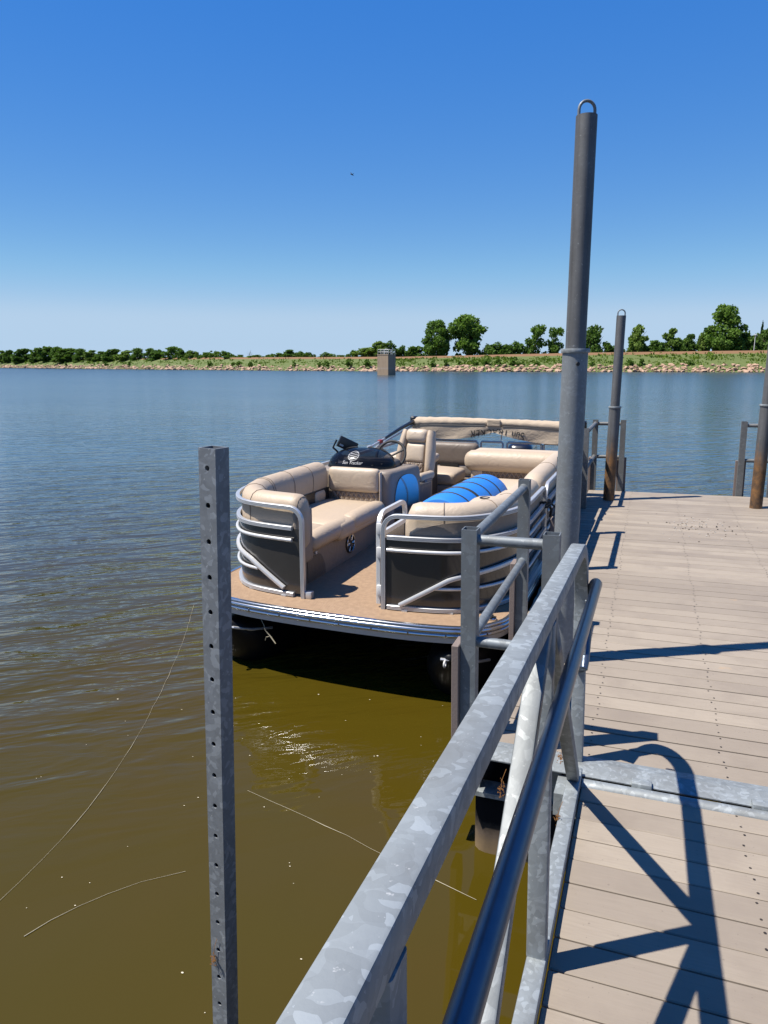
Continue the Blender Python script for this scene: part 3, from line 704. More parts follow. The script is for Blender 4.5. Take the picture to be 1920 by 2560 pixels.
for i, y in enumerate((3.21, 5.3, 7.4, 9.5)):
    for x in (X0 + .05, 0.60):
        if fl is None:
            fl = MB().box((0, 0, 0), (1.0, 1.35, 0.62), 0.07, seg=3).build('float_drum', M['float'], dock, smooth=40); o = fl
        else:
            o = fl.copy(); COL.objects.link(o)
        o.parent = dock; o.location = (x - DB[0], y - DB[1], -0.885)
# hinge plate on the near end, folded, with a slot
prof = [(3.058, 0.012), (3.10, 0.018), (3.165, 0.024), (3.245, 0.0065)]
mb = MB()
for (ya, za), (yb, zb) in zip(prof, prof[1:]):
    v = [(X0, ya, za), (X1, ya, za), (X1, yb, zb), (X0, yb, zb)]
    mb.add(v + [(x, y, z - .005) for x, y, z in v], [(0, 1, 2, 3), (7, 6, 5, 4), (0, 4, 5, 1), (2, 6, 7, 3)])
mb.build('hinge_plate', M['galv'], dock, off=DB, smooth=0)
mb0 = None
for x in (0.02, 0.50, 0.98):
    MB().box((x, 3.035, 0.0), (x + 0.085, 3.085, 0.034), 0.006).build('hinge_knuckle', M['galv'], dock, off=DB)

# guard rails on the dock edges
def hollow_post(m, x, y, z0, z1, w=0.076, wall=0.005):
    a, b = w / 2, w / 2 - wall
    q = lambda r, z: [(x - r, y - r, z), (x + r, y - r, z), (x + r, y + r, z), (x - r, y + r, z)]
    vs = q(a, z0) + q(a, z1) + q(b, z1) + q(b, z1 - 0.35)
    fs = [(12, 13, 14, 15)]
    for k in range(4):
        j = (k + 1) % 4; fs += [(k, j, 4 + j, 4 + k), (4 + k, 4 + j, 8 + j, 8 + k), (8 + k, 8 + j, 12 + j, 12 + k)]
    m.add(vs, fs)
def guard_rail(label, posts, pipes, ht, boards, mat):
    b = (posts[0][0], posts[0][1], 0)
    g = dock_thing('guard_rail', label, 'railing', b, 'guard rails along the dock edges')
    for (x, y) in posts:
        m = MB(); hollow_post(m, x, y, -0.24, ht); m.build('post', mat, g, off=b, smooth=0)
    for (i, j) in pipes:
        for z in (ht - 0.055, 0.50):
            p, q = Vector((*posts[i], z)), Vector((*posts[j], z)); d = (q - p).normalized() * 0.0375
            m = MB().tube([p + d, q - d], 0.0265, 16)
            m.tube([p + d * 0.98, p + d * 1.12], [0.033, 0.0266], 14).tube([q - d * 1.12, q - d * 0.98], [0.0266, 0.033], 14)
            m.build('pipe_rail', mat, g, off=b, smooth=50)
    for (i, sx, sy) in boards:
        x, y = posts[i]; w = 0.036
        if sx: lo, hi = (x + sx * 0.058 - w / 2, y - .068, -0.45), (x + sx * 0.058 + w / 2, y + .068, 0.49)
        else: lo, hi = (x - .068, y + sy * 0.058 - w / 2, -0.45), (x + .068, y + sy * 0.058 + w / 2, 0.49)
        MB().box(lo, hi, 0.003, seg=1).build('rub_board', M['rub'], g, off=b, smooth=0)
mx_ = lambda p: (0.91 - p[0], p[1])
GA, GB, GC = (-0.78, 3.30), (-0.392, 3.30), (-0.778, 4.88)
guard_rail('galvanised corner guard rail at the near dock end beside the boat bow', [GA, GB, GC], [(0, 1), (0, 2)], 1.078, [(0, -1, 0), (2, -1, 0)], M['galv_dark'])
guard_rail('grey guard rail behind the tall piling, shading the dock boards beside the boat', [(-.705, 6.45), (-.690, 7.95)], [(0, 1)], 1.05, [(0, -1, 0), (1, -1, 0)], M['galv_grey'])
guard_rail('grey corner guard rail at the far dock end beside the boat stern', [(-.745, 9.5), (-.735, 11.03), (-.343, 11.03)], [(0, 1), (1, 2)], 1.045, [(0, -1, 0), (1, -1, 0), (2, 0, 1)], M['galv_grey'])
guard_rail('grey guard rail at the far right corner of the dock behind the rusty piling', [mx_((-.745, 9.5)), mx_((-.735, 11.03)), mx_((-.343, 11.03))], [(0, 1), (1, 2)], 1.045, [(0, 1, 0), (1, 1, 0), (2, 0, 1)], M['galv_grey'])

# mooring pilings
def piling(label, base, top, collar, r, rs, lean, mat, hole=True):
    b = DM @ Vector((*base, 0))
    p = thing('mooring_piling', label, 'piling', b, lean, 'steel pilings holding the dock')
    MB().tube([(0, 0, collar - .2), (0, 0, top)], r, 32, cap=True).build('upper_pipe', mat, p, smooth=50)
    MB().tube([(0, 0, -2.2), (0, 0, collar)], rs, 32).build('sleeve', mat if not hole else M['pile_galv'], p, smooth=50)
    MB().lathe([(r * .99, collar - .012), (rs + .008, collar - .012), (rs + .0115, collar), (rs + .008, collar + .012), (r * .99, collar + .012)], 32, cap=False).build('collar', M['galv'], p, smooth=40)
    h = 0.031 if r < .059 else 0.030
    pts = [(-.046, 0, top - .06), (-.046, 0, top + .03)] + arc((0, 0, top + .03), .046, math.pi, 0, 12) + [(.046, 0, top - .06)]
    MB().tube(pts, 0.0085, 10).build('lifting_hoop', M['galv_dark'], p, smooth=60)
    if hole:
        d = Vector((0.10, -0.99, 0)).normalized(); d = Matrix.Rotation(R(8), 3, 'Z') @ d
        c = d * (rs - .002) + Vector((-.03, 0, collar - .075))
        MB().tube([c, c + d * 0.008], 0.0115, 10).build('bolt', M['rubber'], p)
    return p
t = NT('bright sleeve steel'); t.m = galvanised('piling sleeve', base=(0.27, 0.295, 0.31), dark=0.86, cell=70, dirt=0.5); M['pile_galv'] = t.m
piling('tallest grey steel piling with lifting hoop and ring collar beside the near rail', (-0.4446, 4.40), 3.19, 1.93, 0.058, 0.0735, (0, -0.0056, 0.5), M['pile'])
piling('shorter steel piling rusty at its foot at the far left dock corner', (-0.4606, 10.20), 2.477, 1.279, 0.060, 0.075, (0, 0.0037, 0.2), M['pile_rust'], False)
piling('rust-streaked steel piling cut by the right picture edge at the far dock corner', (1.3655, 10.13), 2.5, 1.318, 0.060, 0.075, (0, 0.0, 0.9), M['pile_rust'], False)

# perforated square post standing in the water
KP = 0.69
w_ = 0.0889 * KP
zax = Vector((0.095, 0.0, 2.905)).normalized(); xax = Vector((math.cos(R(-6)), math.sin(R(-6)), 0)); yax = zax.cross(xax).normalized(); xax = yax.cross(zax)
topc = EYE + KP * (Vector((-1.6866, 2.4904, 1.5054)) - EYE) - xax * w_ / 2 + yax * w_ / 2
PL = 2.9
PM = Matrix((xax, yax, zax)).transposed().to_4x4(); PM.translation = topc - zax * PL
pp = thing('perforated_post', 'dark galvanised square post with a row of holes standing in the water', 'post'); pp.matrix_world = PM
mb = MB(); a = w_ / 2; rr = 0.0122 * KP; seg = 0.1585 * KP; N = 20
z = PL
def ring_pt(k, z0, z1, cz):
    q = 2 * math.pi * k / N; d = Vector((math.cos(q), math.sin(q)))
    tx = a / abs(d.x) if abs(d.x) > 1e-6 else 1e9
    tz = ((z1 - cz) if d.y > 0 else (cz - z0)) / abs(d.y) if abs(d.y) > 1e-6 else 1e9
    s_ = min(tx, tz); return (d.x * s_, -a, cz + d.y * s_), (d.x * rr, -a, cz + d.y * rr), (d.x * rr, -a + .005, cz + d.y * rr)
bnd = []
cz = PL - 0.0835 * KP; z1 = PL
while cz - seg / 2 > 0.2:
    z0 = cz - seg / 2
    vs = []
    for k in range(N): vs += list(ring_pt(k, z0, z1, cz))
    fs = []
    for k in range(N):
        j = (k + 1) % N
        fs += [(3 * k, 3 * j, 3 * j + 1, 3 * k + 1), (3 * k + 1, 3 * j + 1, 3 * j + 2, 3 * k + 2)]
    mb.add(vs, fs)
    # rectangle corners left open by the ring
    for sx in (-1, 1):
        for zz in (z0, z1):
            ks = [k for k in range(N)]
            best = sorted(ks, key=lambda k: abs(math.atan2(math.sin(2 * math.pi * k / N - math.atan2(zz - cz, sx * a)), math.cos(2 * math.pi * k / N - math.atan2(zz - cz, sx * a)))))[:2]
            mb.add([ring_pt(best[0], z0, z1, cz)[0], (sx * a, -a, zz), ring_pt(best[1], z0, z1, cz)[0]], [(0, 1, 2)])
    z1 = z0; cz -= seg
mb.add([(-a, -a, 0), (a, -a, 0), (a, -a, z1), (-a, -a, z1)], [(0, 1, 2, 3)])
mb.add([(a, -a, 0), (a, a, 0), (a, a, PL), (a, -a, PL), (-a, a, 0), (-a, -a, 0), (-a, -a, PL), (-a, a, PL)], [(0, 1, 2, 3), (1, 4, 7, 2), (4, 5, 6, 7)])
b_ = a - .005
mb.add([(-a, -a, PL), (a, -a, PL), (a, a, PL), (-a, a, PL), (-b_, -b_, PL), (b_, -b_, PL), (b_, b_, PL), (-b_, b_, PL), (-b_, -b_, 0), (b_, -b_, 0), (b_, b_, 0), (-b_, b_, 0)],
       [(0, 1, 5, 4), (1, 2, 6, 5), (2, 3, 7, 6), (3, 0, 4, 7), (5, 6, 10, 9), (6, 7, 11, 10), (7, 4, 8, 11)])
mb.build('square_tube', galvanised('perforated post steel', base=(0.285, 0.31, 0.335), dark=0.68, cell=60, dirt=0.2), pp, smooth=0)

# ------------------------------------------------------------------ gangway
GROT = DM @ Matrix.Rotation(R(-4.0), 3, 'X')
gw = thing('gangway', 'sloping gangway with galvanised truss side rail and composite boards', 'gangway', DM @ Vector((0, 3.02, 0)), GROT.to_euler())
gp = MB().box((-0.19, -0.0685, -0.025), (1.07, 0.0685, 0.0), 0.004, seg=1).build('plank', M['plank'], gw, smooth=0)
scr = MB()
for k in range(34):
    y = -0.012 - 0.1437 * (k + 0.5)
    o = gp if k == 0 else gp.copy()
    if k: COL.objects.link(o)
    o.parent = gw; o.location = (0, y, rnd.uniform(-.001, .001)); o.rotation_euler = (0, 0, rnd.uniform(-.002, .002))
    for x in (0.442, 1.04):
        for s in (-1, 1): screw(scr, x + rnd.uniform(-.008, .008), y + s * 0.040 + rnd.uniform(-.005, .005), 0.0008)
scr.build('screw_rows', M['screw'], gw, smooth=0, kind='stuff')
mb = MB()
for k in range(6): mb.box((-0.19, -0.35 - 0.9 * k, -0.12), (1.07, -0.29 - 0.9 * k, -0.0265))
mb.build('cross_beam', M['beam'], gw, smooth=0)
MB().tube([(-0.19, -0.008, -0.012), (1.07, -0.008, -0.012)], 0.034, 20).build('hinge_pipe', M['galv'], gw, smooth=50)
sq = 0.0575
def sqprof(w, b=0.006):
    h = w / 2; out = []
    for sx, sy in ((1, -1), (1, 1), (-1, 1), (-1, -1)):
        c = Vector((sx * (h - b), sy * (h - b))); a0 = math.atan2(sy, sx)
        for t_ in (-0.78, 0, 0.78): out.append((c.x + b * math.cos(a0 + t_), c.y + b * math.sin(a0 + t_)))
    return out
XA = (1, 0, 0)
def truss(mir):
    fx = (lambda x: 0.88 - x) if mir else (lambda x: x)
    P = lambda x, v, z: (fx(x), v, z)
    xr, zr = -0.243, 1.12 - sq / 2
    path = [P(xr, -4.85, zr), P(xr, -2.5, zr), P(xr, -1.2, zr), P(xr, -0.20, zr)]
    path += [P(xr, -0.20 + 0.36 * math.sin(k * math.pi / 32), zr - 0.36 + 0.36 * math.cos(k * math.pi / 32)) for k in range(1, 17)] + [P(-0.236, 0.16, 0.4), P(-0.228, 0.16, -0.10)]
    MB().sweep(sqprof(sq), path, [XA] * len(path)).build('top_rail', M['galv'], gw, smooth=30)
    MB().sweep(sqprof(sq), [P(-0.2215, -4.85, 0.0215), P(-0.2215, 0.04, 0.0215)], [XA] * 2).build('bottom_chord', M['galv'], gw, smooth=30)
    for v in (-1.17, -2.5, -3.8):
        MB().sweep(sqprof(sq * 0.985), [P(-0.2235, v, 0.05), P(-0.241, v, zr - sq / 2)], [XA] * 2).build('upright', M['galv'], gw, smooth=30)
    for (va, za, vb, zb) in ((-1.12, 1.06, -0.06, 0.05), (-1.22, 1.06, -2.44, 0.05), (-3.72, 1.06, -2.56, 0.05)):
        MB().sweep(sqprof(0.050), [P(-0.240, va, za), P(-0.2245, vb, zb)], [XA] * 2).build('diagonal_brace', M['galv_lt'], gw, smooth=30)
    xh, zh = -0.168, 0.92
    hp = [P(xh, -4.7, zh), P(xh, -3, zh), P(xh, -1.5, zh), P(xh, 0.0, zh)]
    hp += [P(xh - 0.046 * min(1, k / 7), 0.0 + 0.22 * math.sin(k * math.pi / 20), zh - 0.22 + 0.22 * math.cos(k * math.pi / 20)) for k in range(1, 18)]
    hp += [P(xr + .012, 0.115, zh - 0.425), P(xr + .005, 0.15, zh - 0.43)]
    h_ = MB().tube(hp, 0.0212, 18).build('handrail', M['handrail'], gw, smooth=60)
    for v in (-0.02, -1.17, -2.5, -3.8):
        MB().tube([P(-0.214, v, zh - 0.075), P(-0.18, v, zh - 0.075), P(xh, v, zh - 0.06), P(xh, v, zh - 0.018)], 0.006, 8).build('bracket', M['galv_dark'], h_, smooth=60)
truss(False); truss(True)
MB().box((-0.30, -0.12, -0.11), (-0.2, 0.06, -0.0085)).build('gusset_plate', M['galv'], gw, smooth=0)

# ------------------------------------------------------------------ pontoon boat (local: x to the dock, y towards the stern, z=0 deck)
boat = thing('pontoon_boat', 'beige and charcoal pontoon boat with aluminium rails moored beside the dock', 'boat', (-2.185, 4.62, 0.0), (0, 0, R(-0.7)))
LEN = 5.95
half = [(0, 0), (.25, .002), (.57, .016), (.80, .042), (1.0, .085), (1.12, .15), (1.21, .25), (1.27, .36), (1.30, .50), (1.312, .70), (1.315, 1.0)]
edge = [Vector((x, y, 0)) for x, y in half] + [Vector((1.315, LEN, 0))]
hc = catmull([Vector((x, y, 0)) for x, y in half], 0.05)
outline = [Vector((-p.x, p.y, 0)) for p in hc[::-1]] + hc[1:]
poly = [(p.x, p.y) for p in outline] + [(1.315, LEN), (-1.315, LEN)]
MB().prism(poly, -0.03, 0.0).build('deck', M['carpet'], boat, smooth=0)
full = [Vector((-1.315, LEN, 0)), Vector((-1.315, 3, 0))] + outline + [Vector((1.315, 3, 0)), Vector((1.315, LEN, 0))]
def outs_of(path, flip=1):
    o = []
    for i in range(len(path)):
        t_ = path[min(i + 1, len(path) - 1)] - path[max(i - 1, 0)]; o.append(Vector((t_.y, -t_.x, 0)).normalized() * flip)
    return o
trimp = [(-.022, .006), (.002, .006)] + [(.004 + .009 * math.sin(k * math.pi / 6), -.003 + .009 * math.cos(k * math.pi / 6)) for k in range(0, 7)] + [(.003, -.0135)] + [(.004 + .017 * math.sin(k * math.pi / 10), -.031 + .017 * math.cos(k * math.pi / 10)) for k in range(0, 11)] + [(.003, -.049)] + [(.004 + .014 * math.sin(k * math.pi / 8), -.0645 + .014 * math.cos(k * math.pi / 8)) for k in range(0, 9)] + [(-.022, -.0785)]
MB().sweep(trimp, full, outs_of(full)).build('bow_trim', M['alu_trim'], boat, smooth=45)
MB().sweep([(-.03, -.079), (-.002, -.079), (-.006, -.125), (-.03, -.125)], full, outs_of(full)).build('under_trim', M['alu_white'], boat, smooth=25)
mb = MB()
for p, o_ in list(zip(full, outs_of(full)))[6::5]:
    if p.y < 0.6:
        c = p + o_ * 0.0155 + Vector((0, 0, -.058)); mb.tube([c, c + o_ * .005], 0.006, 8)
mb.build('trim_bolt', M['rubber'], boat)
# under-deck beams and pontoons
mb = MB()
for y in [0.35 + 0.5 * k for k in range(11)]: mb.box((-1.2, y, -.12), (1.2, y + .06, -.031))
mb.build('cross_members', M['hull'], boat, smooth=0)
for sx in (-1, 1):
    mb = MB(); vs = []; cx = sx * 0.93; n_ = 28
    prof = [(0.055, 0.02, 0.20), (0.08, 0.06, 0.19), (0.13, 0.13, 0.13), (0.20, 0.19, 0.07), (0.32, 0.245, 0.03), (0.55, 0.29, 0.0), (0.9, 0.31, 0.0), (LEN - .1, 0.31, 0)]
    fs = []
    for (y, r, dz) in prof:
        for j in range(n_):
            q = 2 * math.pi * j / n_; vs.append((cx + r * math.cos(q), y, -0.45 + dz + r * math.sin(q)))
    for i in range(len(prof) - 1):
        for j in range(n_): fs.append((i * n_ + j, i * n_ + (j + 1) % n_, (i + 1) * n_ + (j + 1) % n_, (i + 1) * n_ + j))
    fs += [tuple(range(n_)), tuple((len(prof) - 1) * n_ + j for j in range(n_))]
    pt = mb.add(vs, fs).build('pontoon', M['hull'], boat, smooth=40)
    MB().tube([(cx + .235, .36, -.33), (cx + .15, .17, -.29), (cx + .05, .07, -.25), (cx - .06, .06, -.25)], 0.012, 8).build('spray_strip', M['alu'], pt)
    ey = MB().tube(arc((cx - .02, .035, -.27), .022, 0, 2 * math.pi, 16, (0, 1, 0), (0, 0, 1))[:-1], 0.008, 8, closed=True).build('mooring_eye', M['white_plastic'], pt)
# fences
FP = [(.345, .27), (.45, .272), (.60, .29), (.80, .325), (.94, .385), (1.05, .485), (1.15, .63), (1.225, .80), (1.268, .98), (1.285, 1.2), (1.287, 1.5), (1.287, 1.9)]
fc = catmull([Vector((x, y, 0)) for x, y in FP], 0.05)
RAILP = [(-.016, -.017), (.012, -.017), (.016, -.014), (.016, -.0075), (.011, -.0055), (.016, -.0035), (.016, .0035), (.011, .0055), (.016, .0075), (.016, .014), (.012, .017), (-.016, .017)]
def mirr(pts, s): return [Vector((p[0] * s, p[1], p[2])) for p in pts]
def plan_outs(pts):
    o = []
    for i, p in enumerate(pts):
        k0, k1 = max(i - 1, 0), min(i + 1, len(pts) - 1)
        t_ = Vector((pts[k1].x - pts[k0].x, pts[k1].y - pts[k0].y, 0))
        o.append(Vector((t_.y, -t_.x, 0)).normalized() if t_.length > 1e-4 else None)
    for i in range(len(o)):
        if o[i] is None: o[i] = next((o[k] for k in range(i, len(o)) if o[k] is not None), None) or next(o[k] for k in range(i, -1, -1) if o[k] is not None)
    return o
ZT = 0.737
def fence(sx, curve, start_post, end_post, label, diag=True):
    """curve: plan points from the first post to the last, right-hand side; mirrored by sx"""
    def at(dist):
        acc = 0
        for a, b in zip(curve, curve[1:]):
            l = (b - a).length
            if acc + l >= dist: return a.lerp(b, (dist - acc) / l)
            acc += l
        return curve[-1]
    tot = sum((b - a).length for a, b in zip(curve, curve[1:])); rad = 0.115
    mid = [at(rad + (tot - 2 * rad) * k / 60) for k in range(61)]
    d0 = (at(rad) - at(0)).normalized(); d1 = (at(tot) - at(tot - rad)).normalized()
    up = Vector((0, 0, 1))
    a_ = [at(0) + up * z for z in (0.0, 0.3, ZT - rad)] + [at(0) + d0 * rad * (1 - math.cos(k * math.pi / 16)) + up * (ZT - rad + rad * math.sin(k * math.pi / 16)) for k in range(1, 8)]
    b_ = [at(tot) - d1 * rad * (1 - math.cos(k * math.pi / 16)) + up * (ZT - rad + rad * math.sin(k * math.pi / 16)) for k in range(7, 0, -1)] + [at(tot) + up * z for z in (ZT - rad, 0.3, 0.0)]
    path = a_ + [p + up * ZT for p in mid] + b_
    o = plan_outs(path)
    inner = [p for p in mid if True]; io = plan_outs(inner)
    allp = [at(tot * k / 70) for k in range(71)]; ao = plan_outs(allp)
    # skin panel behind the rails is the part; rails are its children
    m = MB()
    for side in (0.0,):
        vs = []
        for p, q in zip(allp, ao): vs += [p - q * .010 + up * .03, p - q * .010 + up * .562, p - q * .014 + up * .562, p - q * .014 + up * .03]
        fs = []
        for i in range(len(allp) - 1):
            for j in range(4): fs.append((4 * i + j, 4 * i + (j + 1) % 4, 4 * i + 4 + (j + 1) % 4, 4 * i + 4 + j))
        m.add([(v.x * sx, v.y, v.z) for v in vs], fs)
    pan = m.build('fence_panel', M['panel'], boat, smooth=40, label=label)
    def rail(pp, oo, prof, nm, mat):
        return MB().sweep(prof, mirr(pp, sx), [Vector((v.x * sx, v.y, 0)) for v in oo]).build(nm, mat, pan, smooth=25)
    rail(path, o, RAILP, 'top_rail', M['alu'])
    ip = allp[1:-1]; io2 = ao[1:-1]
    rail([p + up * .570 for p in ip], io2, RAILP, 'rail', M['alu'])
    rail([p + up * .022 for p in ip], io2, RAILP, 'rail', M['alu'])
    MB().tube(mirr([p + q * .012 + up * .475 for p, q in zip(ip, io2)], sx), 0.0145, 12).build('thin_rail', M['alu_white'], pan, smooth=60)
    if diag:
        m = MB(); dp = []
        for k in range(71):
            p, q = allp[k], ao[k]; d_ = tot * k / 70
            if d_ < 0.13: continue
            z = 0.045 + (d_ - 0.13) * 0.59
            lim = 0.30 + 0.035 * min(1, max(0, (d_ - .55)) / .5)
            z = z if z < lim - .05 else lim - .05 + .05 * (1 - math.exp(-(z - lim + .05) / .05))
            dp.append((p + q * .012 + up * z))
        dp[-1] = allp[-1] + ao[-1] * .012 + up * dp[-1].z
        MB().sweep([(-.012, -.016), (.012, -.016), (.016, -.008), (.016, .008), (.012, .016), (-.012, .016)], mirr(dp, sx), None if False else [Vector((v.x * sx, v.y, 0)) for v in ao[71 - len(dp):]]).build('diagonal_rail', M['alu_white'], pan, smooth=40)
        lp_ = [(p + q * .012 + up * (.197 - .01 * max(0, k / 71))) for k, (p, q) in enumerate(zip(allp, ao)) if tot * k / 70 > 0.385]
        MB().tube(mirr(lp_, sx), 0.0130, 12).build('thin_rail', M['alu_white'], pan, smooth=60)
    else:
        MB().tube(mirr([p + q * .012 + up * .30 for p, q in zip(ip, io2)], sx), 0.0145, 10).build('thin_rail', M['alu_white'], pan, smooth=60)
        MB().tube(mirr([p + q * .012 + up * .19 for p, q in zip(ip, io2)], sx), 0.0145, 10).build('thin_rail', M['alu_white'], pan, smooth=60)
    return pan
longL = fc[:-1] + [Vector((1.287, 1.9 + 0.2 * k, 0)) for k in range(0, 20)]
fenceL = fence(-1, longL, True, True, 'charcoal bow fence panel on the water side')
fenceR = fence(1, fc + [Vector((1.287, 2.0, 0))], True, True, 'charcoal bow fence panel on the dock side with dried drips')
fence(1, [Vector((1.287, 2.07 + 0.2 * k, 0)) for k in range(19)], True, True, 'charcoal side fence panel beside the dock', diag=False)
# stern rails
for (xa, xb) in ((-1.25, -.26), (-.21, .12), (.18, .68), (.71, 1.25)):
    y = LEN - .2; zz = .72
    m = MB().tube([(xa, y, 0), (xa, y, zz - .02), (xa + .02, y, zz), (xb - .02, y, zz), (xb, y, zz - .02), (xb, y, 0)], 0.017, 10)
    st = m.build('stern_rail', M['alu_white'], boat, smooth=60)
    MB().box((xa, y + .014, .03), (xb, y + .018, .5)).build('stern_panel', M['panel'], st, smooth=0)
# bow gate folded open against the dock-side lounge, with hinges
gp_ = [Vector((.296, .30, .03)), Vector((.296, .30, .62))] + [Vector((.296, .30 + .115 * (1 - math.cos(k * math.pi / 16)), .622 + .115 * math.sin(k * math.pi / 16))) for k in range(1, 9)] + [Vector((.296, .80, .737))] + [Vector((.296, .80 + .1 * math.sin(k * math.pi / 12), .637 + .1 * math.cos(k * math.pi / 12))) for k in range(1, 7)] + [Vector((.296, .90, .03))]
gt = MB().sweep(RAILP, gp_, [Vector((-1, 0, 0))] * len(gp_)).build('bow_gate', M['alu_white'], boat, smooth=30)
MB().sweep(RAILP, [Vector((.296, .315, .57)), Vector((.296, .885, .57))], [Vector((-1, 0, 0))] * 2).build('rail', M['alu_white'], gt, smooth=30)
MB().box((.300, .315, .05), (.304, .885, .553)).build('gate_panel', M['panel'], gt, smooth=0)
for z in (.10, .40, .585):
    MB().box((.290, .262, z), (.3285, .282, z + .085), .004).build('hinge', M['white_plastic'], gt)
MB().box((-.328, .262, .0), (-.272, .318, .058), .005).build('gate_stop', M['alu'], boat)
m = MB()
for sx in (-1, 1):
    for x in (.52, .86): m.box((x * sx - .022, .255 if x < .6 else .33, .0), (x * sx + .022, .285 if x < .6 else .36, .012))
m.build('fence_foot', M['alu'], boat)

# lounges
BACKP = [(-.035, .50), (-.035, .70), (-.042, .755), (-.065, .795), (-.105, .818), (-.16, .822), (-.21, .806), (-.245, .765), (-.262, .71), (-.262, .62), (-.248, .53), (-.235, .44), (-.225, .34), (-.15, .30), (-.05, .32)]
def backrest(sx, curve, parent, prof=BACKP, mat='beige', seams=(), r0=.10, r1=.10, name='backrest'):
    o = plan_outs(curve); n_ = len(curve)
    acc = [0]
    for a, b in zip(curve, curve[1:]): acc.append(acc[-1] + (b - a).length)
    sc = []
    for d_ in acc:
        e = min(d_ / r0 if r0 else 9, (acc[-1] - d_) / r1 if r1 else 9); e = min(1, max(0, e))
        sc.append(0.55 + 0.45 * math.sqrt(1 - (1 - e) ** 2))
    pc = (-.15, .56)
    b = MB().sweep(prof, mirr(curve, sx), [Vector((v.x * sx, v.y, 0)) for v in o], scales=sc, pc=pc).build(name, M[mat], parent, smooth=55)
    for d_ in seams:
        m = MB(); i = min(range(n_), key=lambda k: abs(acc[k] - d_)); p, q = curve[i], o[i]
        loop = [(p + q * (pc[0] + (a - pc[0]) * 1.004 * sc[i]) + Vector((0, 0, pc[1] + (z - pc[1]) * 1.004 * sc[i]))) for a, z in prof[:12]]
        m.tube(mirr(catmull(loop, .03), sx), 0.0042, 6).build('seam', M['seam'], b)
    return b
def curve_from(x0, y_end, off=0.0, step=.03):
    c = [p for p in fc if p.x >= x0 - .03]
    c[0] = Vector((x0, c[0].y, 0))
    if y_end > 1.9: c += [Vector((1.287, 1.9 + (y_end - 1.9) * k / 8, 0)) for k in range(1, 9)]
    else: c = [p for p in c if p.y <= y_end]
    # dense at the ends so the caps can round over
    out = []
    for a, b in zip(c, c[1:]):
        n_ = max(1, int((b - a).length / step)); out += [a.lerp(b, k / n_) for k in range(n_)]
    return out + [c[-1]]
def base_poly(sx, xin, yfront, yend):
    pts = [(p.x - .0, p.y) for p in fc]; o = plan_outs(fc)
    q = [(p - v * .07) for p, v in zip(fc, o)]
    q = [(p.x, max(p.y, yfront)) for p in q if p.x > xin + .02 and p.y < yend]
    return [(sx * x, y) for x, y in [(xin, yfront)] + q + [(1.21, yend), (xin, yend)]]
L1 = MB().prism(base_poly(-1, .475, .45, 2.26), 0.0, .27).build('lounge', M['taupe'], boat, label='bow lounge on the water side')
backrest(-1, curve_from(.375, 2.22), L1, seams=(.03, .52, .95, 1.28, 1.34, 1.75, 2.12), r0=.09, r1=.02)
MB().cushion((-.70, .82, .345), (.52, .52, .17), .06, (0, 0, .03)).build('seat_cushion', M['beige'], L1, smooth=60)
MB().cushion((-.775, 1.665, .345), (.79, 1.15, .17), .06, (0, 0, .03)).build('seat_cushion', M['beige'], L1, smooth=60)
MB().cushion((-.47, .98, .365), (.16, .80, .15), .07, (0, 0, .01)).build('front_bolster', M['beige'], L1, smooth=60)
MB().cushion((-.455, 1.80, .372), (.18, .85, .16), .075, (0, 0, .01)).build('front_bolster', M['beige'], L1, smooth=60)
MB().cushion((-.415, .42, .47), (.06, .27, .46), .03).build('arm_end', M['taupe'], L1, smooth=60)
MB().box((-1.10, 1.25, .42), (-1.02, 2.2, .56)).build('storage_recess', M['black'], L1, smooth=0)
MB().cushion((-1.06, 1.98, .49), (.12, .26, .14), .05).build('lower_back', M['beige'], L1, smooth=60)
def speaker(c, r, nrm, parent):
    n_ = Vector(nrm).normalized(); u = n_.cross(Vector((0, 0, 1))).normalized(); v = u.cross(n_)
    Mx = Matrix((u, v, n_)).transposed().to_4x4(); Mx.translation = Vector(c)
    s = MB().lathe([(r, 0), (r, .012), (r * .86, .016), (r * .82, .006), (0.001, .004)], 28, Mx, cap=False).build('speaker', M['black'], parent, smooth=40)
    m = MB()
    m.tube([Mx @ Vector((r * .88 * math.cos(q), r * .88 * math.sin(q), .014)) for q in [2 * math.pi * k / 28 for k in range(28)]], .0045, 6, closed=True)
    for k in range(6):
        for d_ in (-.10, .10):
            q = 2 * math.pi * k / 6 + d_
            m.tube([Mx @ Vector((r * .3 * math.cos(q), r * .3 * math.sin(q), .012)), Mx @ Vector((r * .84 * math.cos(q), r * .84 * math.sin(q), .014))], .004, 6)
    m.build('speaker_spokes', M['chrome'], s)
speaker((-.4745, 1.50, .155), .098, (1, 0, 0), L1)
arch = [(.60, 0.012)] + [(.60 + .34 * k / 8, .225 - .02 * 0 if k < 6 else .225 - (k - 5) ** 2 * .014) for k in range(9)] + [(.95, .012)]
MB().prism([(y, z) for y, z in arch], 0, .006, Matrix(((0, 0, 1, -.4755), (1, 0, 0, 0), (0, 1, 0, 0), (0, 0, 0, 1)))).build('storage_opening', M['taupe_dk'], L1, smooth=0)
MB().box((-.4735, .742, .232), (-.462, .775, .262), .003).build('latch', M['white_plastic'], L1)
